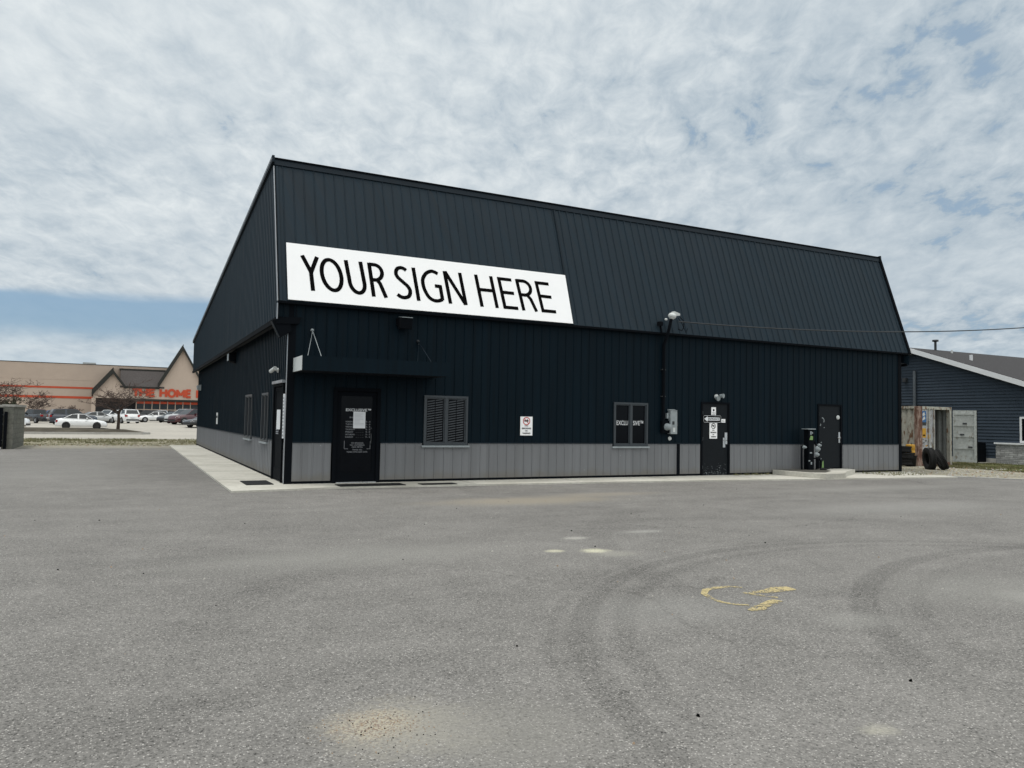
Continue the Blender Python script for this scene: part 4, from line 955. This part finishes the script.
MB().box((34.55, 5.55, 4.85), (34.63, 5.67, 5.34)).build('vent_pipe', M_WTRIM, roof)
q = MB(); q.box((HX - .10, -.62, 0), (HX - .012, 3.42, .93)); sb = q.build('stone_base', M_STONE, ho)
MB().box((HX - .16, -.7, .93), (HX - .012, 3.47, 1.0)).build('ledge', M_WTRIM, sb)
q = MB().box((HX - .04, -.62, 0), (HX - .013, 15.7, .25)); q.build('foundation', M_KERB, ho)
q = MB(); frame_rect(q, (.9, 2.36, 1.02, 2.20), HX - .06, HX - .03, .09, 'y', 0, True); q.box((HX - .058, 1.60, 1.1), (HX - .032, 1.66, 2.1)); w = q.build('window', M_WTRIM, ho)
MB().box((HX - .045, .98, 1.1), (HX - .028, 2.28, 2.12)).build('pane', M_GLASSD, w)
q = MB().tube([(HX - .10, 7.52, .9), (HX - .10, 7.52, 4.55)], .075, 10); q.build('wall_pipe', pm('pipe_grey', (.085, .098, .112), .5), ho)
MB().box((HX - .2, 7.95, 4.0), (HX - .02, 8.15, 4.2)).build('wall_lamp', M_DGREY, ho)
ac = empty('condenser_unit', (32.55, 4.0, 0), 'dark air conditioning unit against the blue clapboard wall', 'unit')
q = MB().box((32.22, 3.85, .06), (32.88, 4.34, .98)); q.build('casing', M_BLACK, ac, bevel=.03)
MB().lathe((32.55, 4.09, .98), Z_, [(.22, 0), (.22, .02), (.16, .03), (0, .03)], 18).build('fan_guard', M_BLACK, ac)
q = MB().box((32.16, 3.58, 0), (32.94, 4.38, .06)); q.build('base', M_KERB, ac)
MB().tube([(32.9, 4.36, 1.0), (32.8, 4.44, 1.15), (32.8, 4.44, .5)], .03, 8).build('line_set', M_GALV, ac)

# ------------------------------------------------------------------ grass
def blades(name, pts, h, seed, mat):
    q = MB(); r = random.Random(seed)
    for x, y, k in pts:
        for _ in range(3):
            a = r.uniform(0, 6.283); w = .012; hh = h * r.uniform(.5, 1.3) * k; lx, ly = math.cos(a), math.sin(a); ox, oy = r.uniform(-.05, .05), r.uniform(-.05, .05)
            q.add([(x + ox - ly * w, y + oy + lx * w, -.01), (x + ox + ly * w, y + oy - lx * w, -.01), (x + ox + lx * hh * .5, y + oy + ly * hh * .5, hh)], [[0, 1, 2]])
    return tag(q.build(name, mat), kind='stuff')
r = random.Random(8); pts = []
def clump(x, y): return math.sin(x * 1.3 + 2 * math.sin(y * .7)) + math.sin(y * 2.1 + x * .6) + .6 * math.sin(x * 4.1 - y * 3.3)
while len(pts) < 6500:
    x, y = r.uniform(-20, 5), r.uniform(24.6, 36.0)
    dens = (y - 24.6) / 5
    if r.random() < min(1, .25 + dens * .5) and clump(x, y) > r.uniform(-1.2, .6): pts.append((x, y, min(1.2, .5 + dens * .4)))
blades('verge_grass', pts, .07, 1, M_BLADE)
pts = []
while len(pts) < 7000:
    x = r.uniform(27.0, 34.5); y = r.uniform(-6.5, 4.6)
    if x > 33.0 and y > -.6: continue
    if y < -.3 - (x - 27.3) * 1.0 and y < -3.2 - (x - 30.3) * .37: continue
    if CX0 < x < CX1 and y > 2.6: continue
    if clump(x, y) > r.uniform(-1.6, .3): pts.append((x, y, r.uniform(.6, 1)))
blades('lawn_grass', pts, .08, 2, M_BLADE)
# weeds along the foot of the wall by the gas pad
pts = [(r.uniform(13.6, 15.2), r.uniform(-.25, -.03), r.uniform(.3, .7)) for _ in range(60)] + [(r.uniform(18.8, 21.2), r.uniform(-1.6, -.05), r.uniform(.25, .6)) for _ in range(150)]
q = blades('weeds', pts, .10, 4, M_BLADE); q.location.z = .045
# loose stones on the lot
q = MB(); r = random.Random(21)
def stone(x, y, s, m):
    c = [(x + s * r.uniform(.7, 1.1) * math.cos(t), y + s * r.uniform(.7, 1.1) * math.sin(t), 0) for t in [k * 1.2566 for k in range(5)]]
    tp = [(x + (p[0] - x) * .6, y + (p[1] - y) * .6, s * r.uniform(.7, 1.1)) for p in c]
    q.add(c + tp, [[0, 1, 6, 5], [1, 2, 7, 6], [2, 3, 8, 7], [3, 4, 9, 8], [4, 0, 5, 9], [5, 6, 7, 8, 9]], m)
for i in range(170): stone(r.uniform(-8, 12), r.uniform(-16.5, -2), r.uniform(.004, .014), r.choice([0, 1, 1, 2]))
for i in range(260): stone(-2.1 + r.gauss(0, .17), -14.42 + r.gauss(0, .16), r.uniform(.002, .005), r.choice([0, 1, 2, 2]))
for x, y in ((-2.35, -15.0), (-.45, -15.0), (1.2, -15.1), (2.6, -8.6)): stone(x, y, .014, 0)
tag(q.build('loose_gravel', [M_INK, pm('pale_stone', (.42, .40, .36), .9), pm('tan_stone', (.30, .22, .15), .9)]), kind='stuff')
q = MB(); r = random.Random(22)
for i in range(900):
    x = r.uniform(20.9, 29); y = r.uniform(-5.5, 2.4)
    if y < -1.3 - (x - 20.75) * .72: continue
    stone(x, y, r.uniform(.015, .045), r.choice([0, 1, 1, 2]))
for i in range(500): stone(r.uniform(-16, 0), r.gauss(24.6, .5), r.uniform(.015, .04), r.choice([0, 1, 1, 2]))
tag(q.build('verge_gravel', [M_KERB, MATS['pale_stone'], MATS['tan_stone']]), kind='stuff')

# ------------------------------------------------------------------ enclosure on the left
en = empty('block_enclosure', (-7.8, 22, 0), 'grey split face block enclosure wall at the edge of the lot', 'wall')
MB().box((-8.10, 20.8, -.05), (-7.70, 24.8, 1.82)).build('side_wall', M_BLOCK, en)
MB().box((-13.0, 24.4, -.05), (-8.10, 24.8, 1.82)).build('rear_wall', M_BLOCK, en)
q = MB(); q.box((-8.14, 20.76, 1.82), (-7.65, 24.84, 1.92)); q.box((-13.0, 24.36, 1.82), (-8.14, 24.84, 1.92)); q.build('coping', M_KERB, en)
gt = empty('enclosure_gate', (-9, 20.7, 0), 'black boarded gate of the block enclosure', 'gate')
q = MB()
for i in range(16): q.box((-11.2 + i * .196, 20.66, .08), (-11.2 + i * .196 + .188, 20.69, 1.76))
q.box((-11.2, 20.69, .25), (-8.07, 20.73, .37)); q.box((-11.2, 20.69, 1.5), (-8.07, 20.73, 1.62)); q.build('board_panel', M_BLACK, gt)
MB().box((-8.02, 20.62, -.02), (-7.91, 20.74, 1.60)).build('post', M_BLACK, gt)
q = MB()
for z in (.35, 1.05, 1.45): q.box((-8.08, 20.63, z), (-7.95, 20.66, z + .05))
q.build('hinge', M_DGREY, gt)
MB().box((-11.2, 20.655, .02), (-8.10, 20.70, .08)).build('bottom_rail', M_OFFW, gt)

# ------------------------------------------------------------------ island with trees, store car park
isl = MB(); ip = [(-40, 47.0), (-12, 47.6), (-4, 48.0), (-2.2, 48.3), (-1.6, 49.3), (-2.4, 51.0), (-6, 57.5), (-12, 59), (-40, 59)]
isl.prism([(x, y, -.03) for x, y in ip], (0, 0, .17)); tag(isl.build('island_kerb', M_KERB), kind='structure')
cxi, cyi = -14, 53.5
top = MB(); inner = [(cxi + (x - cxi) * .975, cyi + (y - cyi) * .95, .142) for x, y in ip]; mid_ = [(cxi + (x - cxi) * .85, cyi + (y - cyi) * .5, .33) for x, y in ip]
for i in range(len(ip)): j = (i + 1) % len(ip); top.quad(inner[i], inner[j], mid_[j], mid_[i])
top.poly(mid_); tag(top.build('island_bed', M_MULCH), kind='structure')

M_BARK = pm('bark', (.060, .048, .040), .9, .3, 10, spec=.1)
M_TWIG = pm('reddish_twigs', (.070, .052, .045), .9, .3, 10, spec=.1)
M_BUD = pm('red_brown_buds', (.070, .048, .040), .8, .4, 4, spec=.1)
M_EVG = pm('dark_evergreen', (.022, .032, .016), .8, .4, 5, spec=.1)
def tree(x, y, z0, H, spread, seed, label, trunk_h=1.1, tr=.10, buds=900, foliage=None, group=None, twigs=True):
    r = random.Random(seed); t = empty('crabapple_tree' if foliage is None else 'bush', (x, y, z0), label, 'tree' if foliage is None else 'bush', group)
    tk = MB(); cr = MB(); tips = []
    def grow(mb, p, d, ln, rad, lev):
        pts = [p]; rs = [rad]; q = p.copy(); dd = d.copy()
        for i in range(3):
            dd = (dd + Vector((r.uniform(-.22, .22), r.uniform(-.22, .22), r.uniform(-.10, .14)))).normalized(); q = q + dd * (ln / 3); pts.append(q.copy()); rs.append(rad * (1 - .22 * (i + 1)))
        mb.tube(pts, rs, 6 if lev < 2 else 3, 0, cap=False)
        if lev >= 4: tips.extend(pts[1:]); return
        for i in range(r.choice([3, 4]) if lev < 3 else 4):
            k = r.choice([1, 2, 3, 3]); b = pts[k]; a = r.uniform(0, 6.283); out = Vector((math.cos(a), math.sin(a), 0))
            nd = (dd * .55 + out * r.uniform(.5, 1.0) * spread + Vector((0, 0, r.uniform(-.12, .35)))).normalized()
            grow(cr, b, nd, ln * r.uniform(.55, .78), max(.016 + (y - 50) * .0002, rs[k] * .62), lev + 1)
    tk.tube([(x, y, z0 - .1), (x + .03, y, z0 + trunk_h * .5), (x, y, z0 + trunk_h)], [tr * 1.25, tr, tr * .9], 8)
    top_ = Vector((x, y, z0 + trunk_h))
    for i in range(8):
        a = i * .785 + r.uniform(-.3, .3); grow(cr, top_ - Vector((0, 0, r.uniform(0, .25))), Vector((math.cos(a) * spread, math.sin(a) * spread, r.uniform(.35, 1.0))).normalized(), (H - trunk_h) * r.uniform(.50, .66), tr * .5, 1)
    tk.build('trunk', M_BARK, t)
    for i in range(buds):
        p = r.choice(tips) + Vector((r.gauss(0, .05), r.gauss(0, .05), r.gauss(0, .05))); s_ = r.uniform(.02, .05) * (1.0 if foliage is None else 2.2); a = Vector((r.gauss(0, 1), r.gauss(0, 1), r.gauss(0, 1))).normalized(); b = a.orthogonal().normalized() * s_; a = a * s_
        cr.add([p - a, p + b * .6, p + a, p - b * .6], [[0, 1, 2, 3]], 1)
    cr.build('crown', [M_TWIG, foliage or M_BUD], t)
tree(-3.95, 52.0, .3, 4.3, 1.15, 4, 'bare crabapple tree with reddish twigs on the kerbed island', 1.45, .11, 1500)
tree(-12.6, 50.5, .3, 4.3, 1.15, 9, 'bare crabapple tree rising behind the block enclosure', 1.5, .12, 1900)
tree(-15.0, 112, .12, 4.3, .95, 14, 'reddish bare tree in front of the striped store wall', 1.5, .14, 900)
tree(-11.6, 122, .2, 2.6, .7, 17, 'low red tinged bush by the store corner', .4, .08, 1500, M_BUD)
tree(-18.8, 108, .05, 3.2, .6, 19, 'dark evergreen bush between the parked trucks', .4, .1, 2600, M_EVG)

# ------------------------------------------------------------------ the store
ST = empty('home_store', (0, 132, 0), 'big tan warehouse store with peaked entrance gables and orange lettering', 'store')
M_TAN = pm('tan_stucco', (.43, .35, .29), .9, .06, .4, spec=.1)
M_TAN2 = pm('pale_tan_stucco', (.47, .385, .32), .9, .06, .4, spec=.1)
M_ORNG = pm('orange_paint', (.46, .060, .020), .6, .08)
M_BROWN = pm('dark_green_brown_trim', (.018, .019, .016), .7, .15)
M_SHG = pm('brown_shingles', (.075, .068, .066), .9, .25, 6, spec=.1)
M_SGL = pm('store_glass', (.025, .03, .034), .2, .3, .6, spec=.3)
YF = 130.0
MB().box((-75, YF + 3, -.2), (-4, YF + 60, 9.95)).build('wall', M_TAN, ST); MB().box((-4, YF + 3, -.05), (60, YF + 60, 9.95)).build('wall', M_TAN, ST)
q = MB(); q.box((-75, YF + 2.95, 9.95), (60, YF + 3.3, 10.05)); q.build('parapet_cap', M_BROWN, ST)
for z0, z1 in ((5.72, 6.02), (4.02, 4.40)): MB().box((-75, YF + 2.94, z0), (-8.6, YF + 2.99, z1)).build('stripe', M_ORNG, ST)
for z in (1.2, 7.2): MB().box((-75, YF + 2.97, z), (-8.6, YF + 2.995, z + .05)).build('reveal_line', M_TAN2, ST)
def gable(pk, hl, hr, zl, zr, zb, name):
    q = MB(); q.prism([(hl, YF, zb), (hr, YF, zb), (hr, YF, zr), (pk[0], YF, pk[1]), (hl, YF, zl)], (0, 3.0, 0)); o = q.build(name, M_TAN2, ST)
    t = MB()
    for e, ze, tk_ in ((hl, zl, .95), (hr, zr, .5)):
        dx, dz = e - pk[0], ze - pk[1]; ln = math.hypot(dx, dz); ex, ez = e + dx / ln * .35, ze + dz / ln * .35; nx, nz = -dz / ln * (1 if dx > 0 else -1), dx / ln * (1 if dx > 0 else -1)
        t.prism([(pk[0], YF - .6, pk[1] + tk_), (ex, YF - .6, ez + tk_), (ex, YF - .6, ez - .12), (pk[0], YF - .6, pk[1] - .12)], (0, 5.5, 0))
    t.build('gable_roof', M_BROWN, o)
    MB().box((pk[0] - .03, YF - .02, pk[1] - 3.0), (pk[0] + .03, YF - .004, pk[1] - 1.2)).build('reveal_line', M_TAN, o)
gable((-5.70, 8.55), -8.6, -3.95, 4.9, 6.2, 4.2, 'gable')
gable((5.24, 13.2), 1.5, 9.0, 6.4, 6.4, 4.2, 'gable')
MB().box((-3.95, YF + .05, 4.2), (1.5, YF + 3, 6.1)).build('sign_wall', M_TAN2, ST); MB().box((9.0, YF + .05, 4.2), (20, YF + 3, 6.1)).build('sign_wall', M_TAN2, ST)
q = MB().prism([(-4.6, YF - .1, 6.1), (-4.6, YF - .1, 6.3), (-4.6, YF + 2.6, 9.3), (-4.6, YF + 2.95, 9.3), (-4.6, YF + 2.95, 6.1)], (7.0, 0, 0)); rr = q.build('mansard_roof', M_SHG, ST)
q = MB(); q.box((-4.0, YF - .16, 6.0), (1.6, YF - .1, 6.34)); q.box((-4.8, YF + 2.5, 9.25), (2.6, YF + 3.05, 9.5)); q.build('roof_edge', M_BROWN, rr)
GL['T'] = (.62, [[(.31, 0), (.31, 1)], [(.02, .86), (.60, .86)]]); GL['M'] = (.92, [[(.12, 0), (.12, 1)], [(.12, .9), (.44, .25)], [(.44, .25), (.76, .9)], [(.76, 0), (.76, 1)]])
GL['D'] = (.78, [[(.12, 0), (.12, 1)], [(.12, .87), (.34, .87)] + arcp(.34, .5, .28, .37, 90, -90, 14) + [(.12, .13)]]); GL['P'] = (.68, [[(.12, 0), (.12, 1)], [(.12, .87), (.32, .87)] + arcp(.32, .66, .22, .21, 90, -90, 12) + [(.12, .45)]])
def block_word(word, xa, xb, z0, h, w, Y):
    q = MB(); tot = sum(GL[c][0] for c in word) - .05; sx_ = (xb - xa) / tot; cu = xa; n_ = 0
    for c in word:
        for st in GL[c][1]:
            st = [p for i, p in enumerate(st) if i == 0 or math.hypot(p[0] - st[i - 1][0], p[1] - st[i - 1][1]) > .004]; Pp = [(cu + p[0] * sx_, z0 + p[1] * h) for p in st]; Lf, Rt = miter(Pp, w, len(st) > 30); n_ += 1; yy = Y - .012 * (n_ % 5)
            for i in range(len(Pp) - 1): q.prism([(Rt[i].x, yy, Rt[i].y), (Rt[i + 1].x, yy, Rt[i + 1].y), (Lf[i + 1].x, yy, Lf[i + 1].y), (Lf[i].x, yy, Lf[i].y)], (0, .12, 0))
        cu += GL[c][0] * sx_
    q.build('lettering', M_ORNG, ST)
block_word('THE', -2.69, .93, 4.66, 1.32, .40, YF - .1); block_word('HOME', 1.73, 6.78, 4.66, 1.32, .40, YF - .1); block_word('DEPOT', 7.6, 13.6, 4.66, 1.32, .40, YF - .1)
MB().box((-3.95, YF - .1, 3.88), (20, YF + .3, 4.2)).build('fascia_beam', M_BROWN, ST)
MB().box((-2.0, YF + .56, 3.40), (20, YF + .598, 3.80)).build('stripe', M_ORNG, ST)
q = MB().box((-2.1, YF + .6, 0), (20, YF + .7, 3.35)); g = q.build('shopfront_glass', M_SGL, ST)
q = MB()
for i in range(17): q.box((-2.0 + i * 1.25, YF + .5, 0), (-2.0 + i * 1.25 + .12, YF + .62, 3.9))
q.box((-2.0, YF + .52, 2.3), (20, YF + .6, 2.42)); q.build('mullion', M_TAN, g)
MB().box((-8.4, YF + 2.4, 0), (-2.1, YF + 2.48, 4.2)).build('entrance_recess', pm('dark_recess', (.03, .03, .032), .8), ST)
for x in (-8.5,): MB().box((x - .32, YF - .1, 0), (x + .32, YF + .5, 4.2)).build('pillar', M_TAN2, ST)
q = MB().box((-11.0, YF + 14, 9.9), (-8.9, YF + 17, 10.95)); q.build('rooftop_unit', M_GALV, ST)

# ------------------------------------------------------------------ cars
M_TYRE = pm('tyre', (.012, .012, .013), .8, .2); M_RIM = pm('alloy_rim', (.35, .36, .37), .35, .1, metal=.6); M_DRIM = pm('dark_rim', (.02, .02, .02), .5)
M_CGL = pm('car_glass', (.012, .016, .018), .08, .1, spec=.6, rvar=.02); M_PLAS = pm('dark_plastic', (.02, .02, .022), .6); M_HL = pm('headlight_glass', (.62, .65, .68), .15, .05); M_TL = pm('tail_light', (.28, .01, .01), .2, .05); M_PLATE = pm('number_plate', (.55, .57, .60), .5)
def paint(name, c): return pm(name, c, .25, .04, spec=.5, coat=.6, rvar=.03)
KIN = dict(
  sedan=dict(L=4.75, W=.90, belt=[(-2.36, .62), (-2.28, .93), (-1.85, 1.00), (-.9, .97), (.2, .95), (1.0, .93), (1.35, .88), (2.05, .76), (2.28, .66), (2.37, .52)], roof=[(-1.72, .98), (-.95, 1.38), (-.35, 1.45), (.25, 1.42), (1.12, .92)], rw=.62, wb=(-1.38, 1.42), R=.33),
  suv=dict(L=4.7, W=.95, belt=[(-2.34, .60), (-2.30, 1.12), (-1.9, 1.14), (0, 1.12), (.95, 1.10), (1.25, 1.06), (2.05, .98), (2.27, .86), (2.35, .58)], roof=[(-2.24, 1.13), (-1.95, 1.66), (-.9, 1.74), (.2, 1.70), (1.08, 1.09)], rw=.70, wb=(-1.42, 1.42), R=.37),
  pickup=dict(L=5.7, W=.98, belt=[(-2.85, .62), (-2.83, 1.20), (-1.8, 1.20), (-.75, 1.20), (1.2, 1.18), (1.55, 1.15), (2.5, 1.08), (2.78, .95), (2.85, .6)], roof=[(-.85, 1.20), (-.68, 1.78), (.1, 1.83), (.65, 1.80), (1.42, 1.17)], rw=.74, wb=(-1.78, 1.80), R=.40))
def car(kind, mat, loc, rz, label, name=None, group='vehicles parked in the store lot', lower=None, drim=False):
    K = KIN[kind]; t = empty(name or {'sedan': 'parked_car', 'suv': 'parked_suv', 'pickup': 'parked_pickup'}[kind], loc, label, {'sedan': 'car', 'suv': 'car', 'pickup': 'truck'}[kind], group, rz)
    W = K['W']; zb = .24; b = MB(); rings = []
    for x, z in K['belt']:
        e = min(1.0, .80 + .9 * min(abs(x - K['belt'][0][0]), abs(x - K['belt'][-1][0]))) ; w = W * e; zm = zb + (z - zb) * .55
        rings.append([(x, 0, z + .02), (x, w * .72, z + .01), (x, w * .93, z - .05), (x, w, zm), (x, w * .985, zb + .16), (x, w * .9, zb), (x, 0, zb), (x, -w * .9, zb), (x, -w * .985, zb + .16), (x, -w, zm), (x, -w * .93, z - .05), (x, -w * .72, z + .01)])
    n = 12; v = [p for R_ in rings for p in R_]; f = [[i * n + k, i * n + (k + 1) % n, (i + 1) * n + (k + 1) % n, (i + 1) * n + k] for i in range(len(rings) - 1) for k in range(n)]
    for fc in f:
        k = fc[0] % n; b.add([], []); b.f.append([len(b.v) * 0 + i for i in fc]); b.m.append(1 if (lower and k in (4, 5, 6, 7)) else 0); b.sm.append(True)
    b.v = [tuple(p) for p in v]
    b.add(rings[0], [list(range(n))]); b.add(rings[-1], [list(range(n))[::-1]])
    R5 = K['roof']; rw = K['rw']
    def gp(p, s, k=0):  # greenhouse point
        zz0, zz1 = R5[0][1], R5[2][1]; u = max(0, min(1, (p[1] - zz0) / (zz1 - zz0))); return (p[0], s * (W * .90 * (1 - u) + rw * u + k), p[1])
    Lp = [gp(p, 1) for p in R5]; Rp = [gp(p, -1) for p in R5]
    b.add(Lp + Rp, [[0, 1, 6, 5], [1, 2, 7, 6], [2, 3, 8, 7], [3, 4, 9, 8]], 0, False); b.add(Lp, [[4, 3, 2, 1, 0]]); b.add(Rp, [[0, 1, 2, 3, 4]])
    body = b.build('body', [mat, lower or mat], t, local=True)
    def lerp(p, q, u): return tuple(a + (c - a) * u for a, c in zip(p, q))
    def pane(nm, a, b_, c, d, ins, off):
        pts_ = [Vector(p) for p in (a, b_, c, d)]; cn = sum(pts_, Vector()) / 4; nn = (pts_[1] - pts_[0]).cross(pts_[3] - pts_[0]).normalized()
        if nn.dot(cn - Vector((0, 0, .9))) < 0: nn = -nn
        P2 = [cn + (p - cn) * ins + nn * .006 for p in pts_]; MB().prism(P2, nn * .006).build(nm, M_CGL, t, local=True)
    pane('windscreen', Lp[3], Lp[4], Rp[4], Rp[3], .88, 0); pane('rear_window', Lp[1], Lp[0], Rp[0], Rp[1], .85 if kind != 'pickup' else .8, 0)
    xm = (R5[1][0] + R5[3][0]) / 2 + .05
    for Q, s in ((Lp, 1), (Rp, -1)):
        tm = lerp(Q[2], Q[2], 0); bm = lerp(Q[0], Q[4], (xm - Q[0][0]) / (Q[4][0] - Q[0][0])); tmid = (xm, Q[2][1], Q[2][2] - .02)
        pane('window', lerp(Q[0], Q[1], .1), lerp(Q[1], Q[2], .15), tmid, bm, .84, 0); pane('window', bm, tmid, Q[3], Q[4], .84, 0)
        h = MB(); h.box((xm + .72, s * W * .95 - .09, R5[4][1] + .03), (xm + .88, s * W * .95 + .09, R5[4][1] + .17)); h.build('mirror', mat, t, local=True)
        h = MB(); h.box((xm - .22, s * W - .012, R5[4][1] - .20), (xm - .06, s * W + .012, R5[4][1] - .16)); h.box((xm + .62, s * W - .012, R5[4][1] - .20), (xm + .78, s * W + .012, R5[4][1] - .16)); h.build('door_handle', mat, t, local=True)
        h = MB(); xf, xr_ = K['belt'][-2], K['belt'][1]
        MB().prism([(xf[0] - .28, s * W * .96, xf[1] - .02), (xf[0] + .03, s * W * .70, xf[1] - .06), (xf[0] + .05, s * W * .70, xf[1] - .17), (xf[0] - .24, s * W * .98, xf[1] - .14)], (0, s * .012, .03)).build('headlight', M_HL, t, local=True)
        zt = xr_[1]
        MB().box((xr_[0] - .045, s * W * .62, zt - .30), (xr_[0] + .14, s * W * .90, zt - .08)).build('tail_light', M_TL, t, local=True)
        for xw in K['wb']:
            MB().lathe((xw, s * (W - .03), K['R']), (0, s, 0), [(0, .0), (K['R'] * 1.16, .0), (K['R'] * 1.16, .036), (0, .037)], 22).build('wheel_arch', M_PLAS, t, local=True)
            wl_ = MB().lathe((xw, s * (W - .16), K['R']), (0, s, 0), [(K['R'] * .62, .0), (K['R'] * .95, 0), (K['R'], .03), (K['R'], .17), (K['R'] * .94, .215), (K['R'] * .66, .215), (K['R'] * .62, .19)], 22).build('wheel', M_TYRE, t, local=True)
            rm = MB(); rm.lathe((xw, s * (W - .16), K['R']), (0, s, 0), [(K['R'] * .64, .17), (K['R'] * .60, .20), (K['R'] * .5, .17), (0, .17)], 20, 0 if not drim else 1)
            for k in range(5):
                a = k * 1.2566; rm.beam((xw, s * (W + .03), K['R']), (xw + math.cos(a) * K['R'] * .6, s * (W + .025), K['R'] + math.sin(a) * K['R'] * .6), .07, .03, (0, s, 0), 1 if drim else 0)
            rm.build('rim', [M_RIM, M_DRIM], wl_, local=True)
    xe, x0 = K['belt'][-1][0], K['belt'][0][0]
    MB().box((xe - .10, -W * .74, .34), (xe + .02, W * .74, .52)).build('grille', M_PLAS, t, local=True)
    MB().box((x0 - .03, -W * .76, .36), (x0 + .08, W * .76, .52)).build('rear_bumper', M_PLAS if kind != 'sedan' else mat, t, local=True)
    MB().box((x0 - .045, -.26, .66), (x0 - .0, .26, .78)).build('number_plate', M_PLATE, t, local=True)
    if kind == 'pickup':
        MB().box((-2.72, -W * .74, 1.205), (-.95, W * .74, 1.225)).build('cargo_bed', M_PLAS, t, local=True)
    return t
WHT = paint('white_paint', (.72, .73, .73)); SIL = paint('silver_paint', (.42, .43, .43)); BLK = paint('black_paint', (.010, .011, .013)); DBL = paint('dark_blue_paint', (.020, .028, .045)); MAR = paint('maroon_paint', (.060, .010, .014)); GRY = paint('pale_blue_grey_paint', (.33, .38, .43)); TANP = paint('tan_paint', (.26, .24, .21)); BLU = paint('blue_paint', (.05, .10, .20))
H = math.pi
def park(kind, m_, x, y, rz, label, **k): return car(kind, m_, (x, y, zg(x, y)), rz, label, **k)
park('sedan', WHT, -7.15, 64.6, .05, 'white sedan side on with black wheels just behind the island', drim=True).scale = (.9, 1, 1)
park('suv', WHT, -13.7, 64.5, -.15, 'white over tan suv peeking out past the block wall', lower=TANP)
park('pickup', BLK, -13.8, 98, H / 2 + .55, 'black pickup truck seen from behind beside the dark bushes')
park('suv', DBL, -8.7, 79.5, .25, 'dark blue suv mostly hidden behind the white sedan')
park('suv', BLU, -11.8, 111, .2, 'blue car whose roof shows above the dark suv')
park('suv', WHT, -5.6, 105, H + .9, 'white suv partly hidden by the trunk of the island tree')
park('suv', WHT, -3.5, 87, H / 2 + .35, 'pale white suv seen from behind right of the island tree')
park('sedan', WHT, .1, 97.6, H + .2, 'white sedan facing left in front of the shop doors')
park('sedan', SIL, -6.6, 92, .3, 'silver car whose bonnet shows past the white sedan')
park('suv', BLK, -.9, 113, H + .3, 'black suv behind the pale white suv by the shop front')
park('suv', GRY, 1.25, 117, H / 2 + .2, 'pale blue grey van in front of the shop glass')
park('sedan', BLK, 2.3, 92, H + .75, 'black car nose out beside the white sedan by the shop')
park('suv', SIL, 2.9, 82.5, H + .7, 'silver suv between the black car and the maroon suv')
park('suv', MAR, 3.1, 74.5, H + .5, 'maroon suv parked beside the corner of the dark building')
park('sedan', BLK, 4.3, 68.5, H + .45, 'black car cut off by the corner of the dark building')
